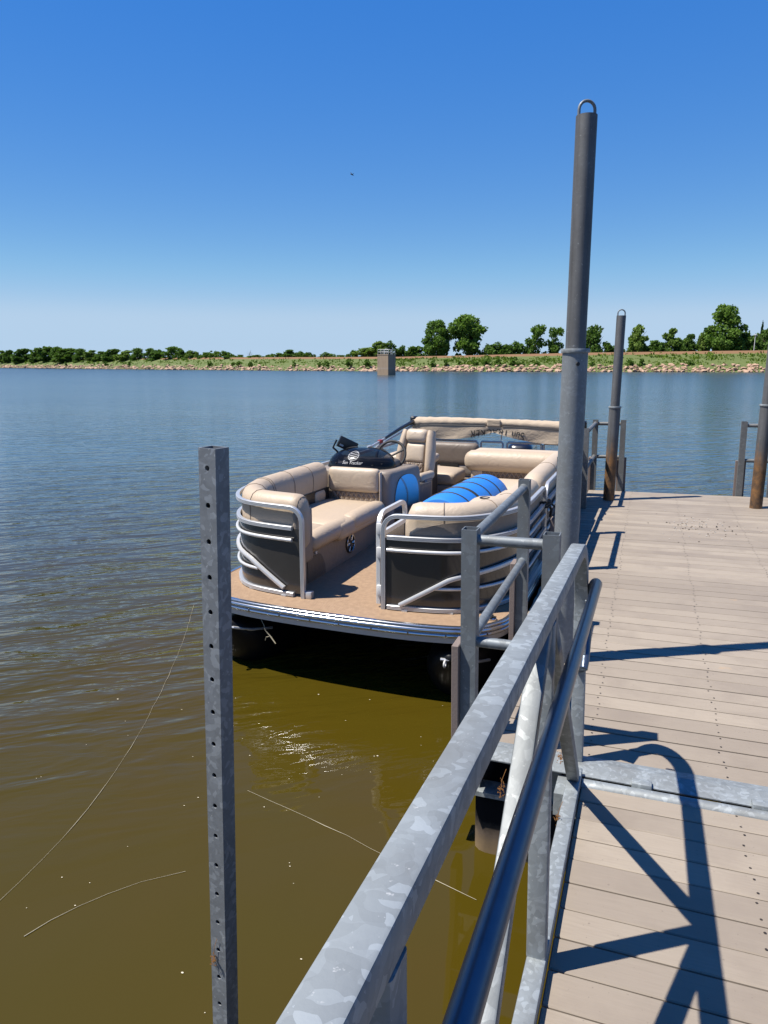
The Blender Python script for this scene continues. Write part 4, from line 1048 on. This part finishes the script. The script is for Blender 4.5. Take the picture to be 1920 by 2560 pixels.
# dock-side bow lounge
R1 = MB().prism(base_poly(1, .52, .45, 1.95), 0.0, .27).build('lounge', M['taupe'], boat, label='bow lounge on the dock side')
backrest(1, curve_from(.50, 1.96), R1, mat='beige_lt', seams=(.33, .82, 1.2), r0=.10, r1=.08)
m = MB(); cc = [p for p in curve_from(.52, 1.9)]; oo = plan_outs(cc); up = Vector((0, 0, 1)); vs = []
for i, (p, q) in enumerate(zip(cc, oo)):
    d_ = i / 5.0; hz = .50 + .20 * min(1, math.sqrt(max(0, 1 - (1 - min(1, i / 9)) ** 2)))
    vs += [p - q * .030 + up * .48, p - q * .030 + up * hz, p - q * .06 + up * hz, p - q * .06 + up * .48]
fs = [(4 * i + j, 4 * i + (j + 1) % 4, 4 * i + 4 + (j + 1) % 4, 4 * i + 4 + j) for i in range(len(cc) - 1) for j in range(4)]
m.add(vs, fs).build('back_shell', M['taupe'], R1, smooth=40)
MB().cushion((.79, 1.25, .345), (.54, 1.3, .17), .06, (0, 0, .03)).build('seat_cushion', M['beige_lt'], R1, smooth=60)
ar = MB().cushion((.90, 1.86, .47), (.62, .42, .26), .09, (0, 0, .03)).build('armrest', M['beige_lt'], R1, smooth=60)
MB().lathe([(.048, .615), (.048, .628), (.038, .63), (.034, .60), (.001, .598)], 20, Matrix.Translation((.76, 1.83, 0)), cap=False).build('cup_holder', M['black'], ar, smooth=40)
# console
cp = [(-1.24, 2.27), (-.42, 2.27)] + [(-.42 + .08 * math.sin(k * math.pi / 12), 2.35 - .08 * math.cos(k * math.pi / 12)) for k in range(1, 7)] + [(-.245, 2.96), (-1.24, 2.96)]
m = MB(); vs = []; fs = []; lv = [(0.0, 0.0), (0.58, 0.0), (.66, .006), (.71, .025), (.735, .06), (.742, .11)]
cen = Vector((-.75, 2.6, 0)); n_ = len(cp)
for z, ins in lv:
    for x, y in cp:
        d_ = Vector((x, y, 0)) - cen; vs.append((cen.x + d_.x * (1 - ins), cen.y + d_.y * (1 - ins), z))
for i in range(len(lv) - 1):
    for j in range(n_): fs.append((i * n_ + j, i * n_ + (j + 1) % n_, (i + 1) * n_ + (j + 1) % n_, (i + 1) * n_ + j))
fs.append(tuple((len(lv) - 1) * n_ + j for j in range(n_)))
con = m.add(vs, fs).build('console', M['taupe'], boat, smooth=50)
MB().cushion((-.745, 2.245, .645), (.58, .10, .26), .045, (0, .012, 0)).build('back_cushion', M['beige_lt'], con, smooth=60)
MB().cushion((-.735, 2.25, .40), (.55, .07, .26), .03).build('quilted_panel', M['quilt'], con, smooth=60)
MB().box((-.455, 2.215, .27), (-.437, 2.275, .74), .008).build('edge_trim', M['beige_lt'], con, smooth=40)
m = MB(); pz = [(2.37, .10), (2.88, .10), (2.915, .3), (2.91, .5), (2.82, .63), (2.64, .675), (2.47, .64), (2.385, .5), (2.37, .3)]
m.prism([(y, z) for y, z in [(p.x, p.y) for p in catmull([Vector((a, b, 0)) for a, b in pz], .04)]], 0, .012, Matrix(((.154, 0, .988, -.340 - .154 * 2.35 - .002), (.988, 0, -.154, 2.35 * .012), (0, 1, 0, 0), (0, 0, 0, 1)))).build('side_panel', M['gel'], con, smooth=0)
# smoked windscreen
WC = Vector((-.80, 2.60, .735)); WR = Vector((.385, .31, .212))
m = MB(); vs = []; fs = []; NA, NB = 40, 14
for i in range(NB + 1):
    ph = math.pi / 2 * i / NB
    for j in range(NA + 1):
        th = math.pi * (-0.12 + 1.24 * j / NA)
        vs.append((WC.x + WR.x * math.cos(ph) ** .8 * math.cos(th), WC.y - WR.y * math.cos(ph) ** .8 * math.sin(th), WC.z + WR.z * math.sin(ph)))
for i in range(NB):
    for j in range(NA): fs.append((i * (NA + 1) + j, i * (NA + 1) + j + 1, (i + 1) * (NA + 1) + j + 1, (i + 1) * (NA + 1) + j))
ws = m.add(vs, fs).build('windscreen', M['smoke'], con, smooth=80)
m = MB(); m.tube([vs[j] for j in range(NA + 1)], .012, 8); m.tube([vs[i * (NA + 1)] for i in range(NB)], .008, 6); m.tube([vs[i * (NA + 1) + NA] for i in range(NB)], .008, 6)
m.build('windscreen_trim', M['rubber'], ws)
m = MB()
for (x, z) in ((-1.09, .80), (-.50, .80), (-.58, .79), (-1.0, .80), (-.88, .92)):
    kx = (x - WC.x) / WR.x; kz = (z - WC.z) / WR.z
    ph = math.asin(min(.99, kz)); th = math.acos(max(-1, min(1, kx / math.cos(ph) ** .8)))
    p = Vector((x, WC.y - WR.y * math.cos(ph) ** .8 * math.sin(th) - .004, z)); m.lathe([(.009, -.004), (.009, .004), (.001, .006)], 10, Matrix.Translation(p), cap=False)
m.build('windscreen_knob', M['rubber'], ws)
def on_screen(x, z, lift=.004):
    kz = max(0, min(.97, (z - WC.z) / WR.z)); ph = math.asin(kz); q = max(-.999, min(.999, ((x - WC.x) / WR.x) / math.cos(ph) ** .8)); th = math.acos(q)
    n_ = Vector(((x - WC.x) / WR.x ** 2, 0, (z - WC.z) / WR.z ** 2)); y = WC.y - WR.y * math.cos(ph) ** .8 * math.sin(th)
    n_.y = (y - WC.y) / WR.y ** 2; n_.normalize()
    return Vector((x, y, z)) + n_ * lift
def text_mesh(body, size, italic=0.0, ext=0.0, sp=1.0):
    cu = bpy.data.curves.new('print', 'FONT'); cu.body = body; cu.size = size; cu.align_x = 'CENTER'; cu.align_y = 'CENTER'; cu.shear = italic; cu.extrude = ext; cu.space_character = sp; cu.offset = size * .004
    o = bpy.data.objects.new('print', cu); COL.objects.link(o)
    bpy.context.view_layer.update()
    me = bpy.data.meshes.new_from_object(o.evaluated_get(bpy.context.evaluated_depsgraph_get()))
    bpy.data.objects.remove(o); bpy.data.curves.remove(cu); return me
def print_obj(me, fn, mat, parent, name='print'):
    bm = bmesh.new(); bm.from_mesh(me)
    bmesh.ops.triangulate(bm, faces=list(bm.faces)); bmesh.ops.subdivide_edges(bm, edges=[e for e in bm.edges if e.calc_length() > .03], cuts=1)
    for v in bm.verts: v.co = fn(v.co)
    bm.to_mesh(me); bm.free(); me.materials.append(mat)
    o = bpy.data.objects.new(name, me); COL.objects.link(o); o.parent = parent; return o
print_obj(text_mesh('Sun Tracker', .046, .35), lambda c: on_screen(c.x - .80, c.y + .812), M['decal'], ws)
# round striped emblem
m = MB()
for k in range(4):
    zc = -.027 + .018 * k; hw = math.sqrt(max(0, .042 ** 2 - zc ** 2)) * 1.35; n_ = 12
    vs = []
    for i in range(n_ + 1):
        x = -hw + 2 * hw * i / n_; w_ = .0019; wav = .004 * math.sin(x * 60)
        vs += [on_screen(-.80 + x, .878 + zc + wav - w_), on_screen(-.80 + x, .878 + zc + wav + w_)]
    m.add(vs, [(2 * i, 2 * i + 2, 2 * i + 3, 2 * i + 1) for i in range(n_)])
vs = []
for i in range(37):
    q = 2 * math.pi * i / 36; vs += [on_screen(-.80 + .060 * math.cos(q), .878 + .045 * math.sin(q)), on_screen(-.80 + .0565 * math.cos(q), .878 + .0418 * math.sin(q))]
m.add(vs, [(2 * i, 2 * i + 2, 2 * i + 3, 2 * i + 1) for i in range(36)])
m.build('emblem', M['decal'], ws, smooth=0)
# dash, wheel, fish finder behind the screen
MB().cushion((-.72, 2.72, .76), (.6, .22, .12), .05).build('dashboard', M['taupe_dk'], con, smooth=60)
Wm = Matrix.Translation((-.56, 2.86, .84)) @ Matrix.Rotation(R(62), 4, 'X')
m = MB().tube([Wm @ Vector((.17 * math.cos(q), .17 * math.sin(q), 0)) for q in [2 * math.pi * k / 28 for k in range(28)]], .016, 8, closed=True)
for q in (0.5, 2.6, 4.7): m.tube([Wm @ Vector((0, 0, -.02)), Wm @ Vector((.17 * math.cos(q), .17 * math.sin(q), 0))], .012, 6)
m.build('steering_wheel', M['rubber'], con, smooth=60)
Fm = Matrix.Translation((-1.03, 2.72, .955)) @ Matrix.Diagonal((.8, .8, .8, 1)) @ Matrix.Rotation(R(20), 4, 'Y') @ Matrix.Rotation(R(-18), 4, 'X') @ Matrix.Rotation(R(35), 4, 'Z')
ff = MB().box((-.14, -.03, -.08), (.14, .03, .08), .012, Fm).build('fish_finder', M['black'], con, smooth=40)
m = MB().tube([Fm @ Vector((-.165, .02, 0)), Fm @ Vector((-.165, .03, -.12)), Fm @ Vector((0, .03, -.17)), Fm @ Vector((.165, .03, -.12)), Fm @ Vector((.165, .02, 0))], .012, 8)
m.box((-.03, -.02, -.24), (.03, .05, -.16), .005, Fm); m.build('bracket', M['black'], ff, smooth=40)
m = MB().box((-.11, -.034, -.055), (-.055, -.0305, -.03), 0, Fm).box((.03, -.034, -.06), (.10, -.0305, -.045), 0, Fm).build('label_plate', M['decal'], ff, smooth=0)

# captain's chair
ch = thing('x', 'x', 'x'); bpy.data.objects.remove(ch)
CM = Matrix.Translation((-.50, 3.34, 0)) @ Matrix.Rotation(R(-9), 4, 'Z')
BKm = CM @ Matrix.Translation((0, .14, .50)) @ Matrix.Rotation(R(-11), 4, 'X')
chair = MB().lathe([(.16, 0), (.16, .02), (.05, .04), (.045, .28), (.12, .30)], 20, CM).build('captain_chair', M['taupe_dk'], boat, smooth=40)
MB().cushion((0, -.08, .385), (.46, .46, .17), .07, (0, 0, .02), M=CM).build('seat_cushion', M['beige'], chair, smooth=60)
MB().cushion((0, .0, .28), (.29, .10, .58), .045, M=BKm).build('back_core', M['beige_lt'], chair, smooth=60)
MB().cushion((0, -.035, .50), (.285, .13, .17), .06, (0, .01, 0), M=BKm).build('headrest', M['beige_lt'], chair, smooth=60)
MB().cushion((0, -.03, .295), (.25, .09, .225), .03, (0, .012, 0), M=BKm).build('back_pad', M['beige_lt'], chair, smooth=60)
MB().cushion((0, -.025, .09), (.25, .09, .19), .03, M=BKm).build('quilted_pad', M['quilt_dk'], chair, smooth=60)
for s in (-1, 1):
    m = MB(); pts = [Vector((s * .185, -.01, .0)), Vector((s * .205, -.045, .12)), Vector((s * .20, -.045, .30)), Vector((s * .182, -.03, .45)), Vector((s * .172, -.01, .565))]
    pts = catmull(pts, .03); oo = [Vector((s, -.35, 0))] * len(pts)
    sc = [.75 + .25 * math.sin(math.pi * k / (len(pts) - 1)) ** .5 for k in range(len(pts))]
    q_ = [(.052 * math.cos(k * math.pi / 8), .075 * math.sin(k * math.pi / 8)) for k in range(16)]
    m.sweep(q_, pts, oo, scales=sc, M=BKm).build('side_bolster', M['beige'], chair, smooth=60)
    a_ = MB().cushion((s * .275, -.12, .575), (.085, .36, .10), .045, M=CM).build('armrest', M['beige'], chair, smooth=60)
    MB().box((s * .275 - .043, -.22, .51), (s * .275 + .043, -.02, .555), .015, CM).build('armrest_shell', M['grey_vinyl'], a_, smooth=40)
MB().cushion((.20, -.10, .37), (.10, .46, .26), .05, M=CM).build('seat_side', M['grey_vinyl'], chair, smooth=60)
print_obj(text_mesh('≡', .05), lambda c: BKm @ Vector((c.x, -.108, .52 + c.y)), M['seam'], chair, 'emblem')

# low side unit behind the chair, stern bench, dock-side rear lounge
su = MB().box((-1.0, 3.78, 0), (-.42, 4.25, .62), .04, seg=3).build('side_unit', M['beige'], boat, smooth=40)
MB().cushion((-.70, 4.02, .665), (.62, .48, .11), .05, (0, 0, .015)).build('top_pad', M['beige_lt'], su, smooth=60)
MB().cushion((-.50, 3.765, .30), (.30, .07, .48), .03).build('front_pad', M['beige'], su, smooth=60)
MB().box((-.4205, 3.82, .05), (-.41, 4.2, .60), .004).build('side_trim', M['seam_dk'], su, smooth=0)
speaker((-.56, 3.733, .30), .062, (0, -1, 0), su)
P2 = MB().box((-1.2, 4.30, 0), (-.20, 5.25, .28), .02).build('stern_bench', M['taupe'], boat)
MB().cushion((-.70, 4.62, .36), (.98, .62, .17), .06, (0, 0, .03)).build('seat_cushion', M['beige'], P2, smooth=60)
MB().cushion((-.64, 5.12, .60), (1.10, .17, .33), .07).build('backrest', M['taupe_shaded'], P2, smooth=60)
MB().cushion((-.64, 5.12, .38), (1.08, .15, .16), .04).build('lower_back', M['taupe'], P2, smooth=60)
MB().box((-.62, 5.025, .34), (-.36, 5.048, .47)).build('bench_recess', M['black'], P2, smooth=0)
R2 = MB().box((.62, 2.18, 0), (1.2, 4.0, .27), .02).box((-.02, 3.62, 0), (1.2, 4.35, .268), .02).build('rear_lounge', M['taupe'], boat, label='rear lounge on the dock side')
MB().cushion((.90, 2.80, .36), (.62, 1.15, .17), .06, (0, 0, .03)).build('seat_cushion', M['beige_lt'], R2, smooth=60)
MB().cushion((.60, 3.78, .36), (1.2, .72, .17), .06, (0, 0, .03)).build('seat_cushion', M['beige_lt'], R2, smooth=60)
br = MB().cushion((.60, 4.24, .64), (1.30, .26, .27), .115, (.01, .01, .01)).build('backrest', M['beige'], R2, smooth=60)
MB().cushion((.62, 4.42, .70), (1.20, .24, .16), .075).build('sun_pad', M['beige_lt'], R2, smooth=60)
for x in (.33, .83):
    MB().tube([Vector((x, 4.24 + .132 * math.cos(q), .64 + .137 * math.sin(q))) for q in [math.pi * (.35 + 1.1 * k / 14) for k in range(15)]], .004, 6).build('seam', M['seam'], br)
MB().cushion((.66, 4.22, .47), (1.02, .12, .13), .03).build('quilted_back', M['quilt_dk'], R2, smooth=60)
MB().cushion((.12, 4.22, .47), (.16, .13, .13), .03).build('back_end', M['beige_lt'], R2, smooth=60)
backrest(1, [Vector((1.287, 2.12 + .03 * k, 0)) for k in range(66)], R2, mat='beige_lt', seams=(.9,), r0=.22, r1=.1, name='side_backrest')
MB().box((.0, 4.52, 0), (1.2, 5.4, .56), .03).build('rear_sun_deck', M['taupe'], boat, smooth=40)

# bimini folded back over the stern
BY = 5.72
def boom(x):
    k = x / 1.25; return BY, 1.000 - .035 * k * k - (.012 * k)
m = MB(); xs_ = [-1.25 + 2.5 * k / 60 for k in range(61)]; pts = []; sc = []
rr_ = random.Random(5)
for x in xs_:
    y, z = boom(x); pts.append(Vector((x, y + rr_.uniform(-.004, .004), z + rr_.uniform(-.003, .003)))); sc.append((.80 + .30 * abs(x / 1.25)) * (1 if abs(x) < 1.2 else .85) * rr_.uniform(.96, 1.04))
ov = [(.095 * math.cos(q), .074 * math.sin(q) - .0) for q in [2 * math.pi * k / 18 for k in range(18)]]
bim = m.sweep(ov, pts, [Vector((0, -1, 0))] * 61, scales=sc).build('bimini_boot', M['canvas'], boat, smooth=60)
def low(x):
    k = x / 1.25; return .130 + .085 * math.sin(min(1, abs(k)) * math.pi) + .06 * abs(k)
vs = []
for x in xs_:
    y, z = boom(x); d_ = low(x)
    for j in range(7):
        f = j / 6; vs.append((x, y - .088 + .012 * math.sin(x * 9 + f * 3) * f, z - .045 - (d_ - .045) * f))
fs = [(i * 7 + j, (i + 1) * 7 + j, (i + 1) * 7 + j + 1, i * 7 + j + 1) for i in range(60) for j in range(6)]
flap = MB().add(vs, fs); flap.add([(x, y + .012, z) for x, y, z in vs], [f[::-1] for f in fs])
flap = flap.build('hanging_flap', M['canvas'], bim, smooth=60)
m = MB().tube([Vector((x, boom(x)[0] - .088, boom(x)[1] - .040)) for x in xs_ if abs(x) > .12 and x < 0], .007, 6).tube([Vector((x, boom(x)[0] - .088, boom(x)[1] - .040)) for x in xs_ if abs(x) > .12 and x > 0], .007, 6)
m.build('piping', M['black'], bim)
MB().cushion((.0, BY - .085, 1.005), (.20, .03, .10), .012).build('strap_wrap', M['canvas'], bim, smooth=60)
def on_flap(c):
    x = -c.x; f = .56 + c.y / .12
    y, z = boom(x); d_ = low(x); f = max(0.02, min(1, f + .14))
    return Vector((x + .06, y - .096 + .012 * math.sin(x * 9 + f * 3) * f, z - .045 - (d_ - .045) * f))
print_obj(text_mesh('Sun TRACKER', .125, .15, sp=1.05), on_flap, M['decal_black'], flap)
for sx in (-1, 1):
    a, b = Vector((sx * 1.287, 4.02, .775)), Vector((sx * 1.235, BY, 1.00))
    p = MB().tube([a, a.lerp(b, .5), b], .0135, 10).build('frame_pole', M['alu'], bim, smooth=60)
    MB().tube([a.lerp(b, .30) + Vector((0, 0, .0)), a.lerp(b, .62) + Vector((0, 0, .012)), b], [.019, .024, .03], 10).build('pole_sleeve', M['black'], p, smooth=60)
    a2 = Vector((sx * 1.287, 4.25, .755)); MB().tube([a2, Vector((sx * 1.24, BY - .05, .94))], .0135, 10).build('frame_pole', M['alu'], bim, smooth=60)
    MB().box((sx * 1.287 - .02, 3.96, .75), (sx * 1.287 + .02, 4.07, .80), .008).build('pole_mount', M['alu'], bim, smooth=40)
    MB().box((sx * 1.277 - .024, 4.33, .795), (sx * 1.277 + .024, 4.43, .84), .006).build('warning_tag', M['red'], bim, smooth=40)
    MB().cushion((sx * 1.25, BY, .985), (.09, .14, .17), .03).build('end_strap', M['black'], bim, smooth=60)
MB().tube([(.10, BY, .76), (.10, BY, .98)], .010, 8).build('support_strut', M['alu_white'], bim)
# outboard
ob = MB().cushion((.30, 6.35, .50), (.40, .62, .34), .12, (0, .02, .02)).build('outboard_motor', M['cowl'], boat, smooth=60)
MB().box((.20, 6.2, -.7), (.40, 6.5, .38), .04).build('motor_leg', M['cowl'], ob, smooth=40)
MB().box((-.06, 5.96, -.3), (.64, 6.05, .3), .02).build('transom_bracket', M['black'], ob, smooth=40)
# cleat lamp on the bow corner
m = MB().lathe([(.038, 0.001), (.038, .012), (.028, .018), (.001, .02)], 20, Matrix.Translation((1.175, .335, 0)))
nl = m.build('docking_light', M['chrome'], boat, smooth=40)
MB().box((1.14, .325, .019), (1.21, .345, .026)).box((1.165, .30, .0185), (1.185, .37, .0265)).build('light_grille', M['black'], nl, smooth=0)

# ------------------------------------------------------------------ loose things
def boat_thing(name, label, cat, loc, rotz=0):
    return thing(name, label, cat, boat.matrix_basis @ Vector(loc) if False else Matrix.Translation((-2.185, 4.62, 0)) @ Matrix.Rotation(R(-.7), 4, 'Z') @ Vector(loc), (0, 0, R(-.7) + rotz))
roll = boat_thing('rolled_foam_mat', 'bright blue rolled foam mat with dark straps lying on the boat deck', 'foam mat', (.36, 2.66, 0), R(-3))
prof = [(.02, -.84), (.20, -.84), (.275, -.82), (.297, -.77), (.30, -.6), (.30, .6), (.297, .77), (.275, .82), (.20, .84), (.02, .84)]
Rm = Matrix.Translation((0, 0, .30)) @ Matrix.Rotation(R(-90), 4, 'X')
MB().lathe(prof, 48, Rm).build('foam_roll', M['blue'], roll, smooth=40)
for y in (-.55, -.25, -.215, .12, .46):
    MB().tube([Vector((.302 * math.cos(q), y + .006 * math.sin(3 * q), .30 + .302 * math.sin(q))) for q in [2 * math.pi * k / 40 for k in range(40)]], .008, 6, closed=True).build('strap', M['rubber'], roll, smooth=60)
rp = boat_thing('mooring_rope', 'black mooring rope looped round the boat rail beside the tall piling', 'rope', (1.287, 2.035, .56))
m = MB()
for k in range(3): m.tube([Vector((.05 * math.cos(q), .10 * math.sin(q), .016 * k + .01 * math.sin(q + k))) for q in [2 * math.pi * i / 20 for i in range(20)]], .011, 8, closed=True)
m.tube([(.04, .06, .01), (.09, .12, -.05), (.10, .16, -.16), (.13, .3, -.2)], .010, 8).tube([(.03, .05, 0), (.05, .07, -.06), (.045, .08, -.13)], .012, 8)
m.build('rope_coil', M['rubber'], rp, smooth=60)
# silk lines and specks on the water
def strand(label, pts, r=.0008):
    p = catmull([Vector((x, y, z)) for x, y, z in pts], .12)
    p = [q + Vector((rnd.uniform(-.004, .004), rnd.uniform(-.004, .004), 0)) for q in p]
    m = MB().tube(p, [r * rnd.choice((.7, .8, 1, 1, 1.6, 2.2)) for _ in p], 5)
    o = m.build('silk_strand', M['silk'], smooth=60, off=p[0]); o.location = p[0]; props(o, label, 'silk strand')
w_ = WZ + .004
strand('long curved pale silk strand floating on the water left of the perforated post', [(-4.341, 5.948, w_), (-3.752, 4.896, w_), (-3.184, 3.709, w_), (-2.894, 2.952, w_), (-2.781, 2.533, w_), (-2.716, 2.085, w_), (-2.698, 1.941, w_)])
strand('short pale silk strand floating low on the water near the bottom left', [(-2.017, 2.554, w_), (-2.176, 2.421, w_), (-2.277, 2.296, w_), (-2.401, 2.076, w_), (-2.440, 1.963, w_)])
strand('pale silk strand floating between the perforated post and the gangway rail', [(-2.087, 3.259, w_), (-1.772, 3.183, w_), (-1.519, 3.120, w_), (-1.223, 3.034, w_), (-0.837, 2.924, w_), (-0.624, 2.862, w_)])
tw = boat_thing('dead_twig', 'thin pale twig dangling on silk under the boat bow trim', 'twig', (-.62, .05, -.12))
MB().tube([(0, 0, 0), (.04, -.01, -.06), (.05, -.01, -.10), (.09, 0, -.15), (.14, -.01, -.20)], [.002, .003, .003, .006, .004], 5).tube([(.09, 0, -.15), (.05, 0, -.16), (.04, 0, -.19)], .002, 5).build('twig', M['silk'], tw)
m = MB()
for _ in range(75):
    x, y = rnd.uniform(-4.5, -.9), rnd.uniform(.9, 4.8)
    if rnd.random() < .4: x = rnd.uniform(-2.6, -.9)
    s = rnd.uniform(.0016, .0036) * (1 if rnd.random() < .9 else 1.6); a = rnd.uniform(0, 3)
    m.add([(x + s * math.cos(a + k * 1.2566) * 1.5, y + s * math.sin(a + k * 1.2566), WZ + .0035) for k in range(5)], [tuple(range(5))])
props(m.build('floating_specks', M['speck'], smooth=0), 'tiny pale specks scattered on the still brown water', 'specks', kind='stuff')
m = MB(); md = MB()
for _ in range(120):
    x, y = rnd.gauss(.60, .24), rnd.gauss(8.75, .30); s = rnd.uniform(.003, .008)
    (m if rnd.random() < .6 else md).box((x - s, y - s * .7, .001), (x + s, y + s * .7, .004 + s * .3), 0)
m.v += []; 
dr = m.build('bird_droppings', M['dropping'], smooth=0, off=(.6, 8.75, 0)); dr.location = DM @ Vector((.6, 8.75, .002)); dr.rotation_euler = DOCK_ROT
props(dr, 'pale bird droppings scattered on the dock boards towards the far end', 'droppings', kind='stuff')
dk = md.build('dark_crumbs', M['dropping_dk'], smooth=0, off=(.6, 8.75, 0)); dk.location = DM @ Vector((.6, 8.75, .002)); dk.rotation_euler = DOCK_ROT
props(dk, 'dark crumbs mixed among pale droppings on the far dock boards', 'crumbs', kind='stuff')
def fluff(label, loc, s=1.0):
    m = MB()
    for _ in range(46):
        c = Vector((rnd.gauss(0, .007), rnd.gauss(0, .007), rnd.gauss(-.012, .014))) * s; r = rnd.uniform(.0015, .004) * s
        m.add([c + Vector((r, 0, 0)), c + Vector((-r * .5, r, 0)), c + Vector((-r * .5, -r, 0)), c + Vector((0, 0, r * 1.6))], [(0, 1, 2), (0, 1, 3), (1, 2, 3), (2, 0, 3)])
    m.tube([(0, 0, .0), (.004 * s, 0, .03 * s), (.016 * s, 0, .07 * s)], .0008 * s, 4)
    o = m.build('seed_cluster', M['seed'], smooth=0); o.location = loc; props(o, label, 'seed cluster', 'dry orange seed clusters caught in webs')
fluff('dry orange seed cluster hanging under the gangway top rail beside the float', DM @ Vector((-.50, 2.72, .10)), 1.2)
fluff('dry orange seed cluster stuck on the dark diagonal brace of the gangway', gw.matrix_basis @ Vector((-.262, -.30, .28)) if False else Matrix.LocRotScale(DM @ Vector((0, 3.02, 0)), GROT.to_quaternion(), None) @ Vector((-.264, -.26, .24)))
fluff('dry orange seed cluster on the gangway bottom chord near the brace foot', Matrix.LocRotScale(DM @ Vector((0, 3.02, 0)), GROT.to_quaternion(), None) @ Vector((-.25, -.42, .06)))
fluff('dry orange seed cluster caught on the perforated post near its lowest visible hole', PM @ Vector((-.014, -.038, PL - KP * (.0835 + 15.2 * .1585))))
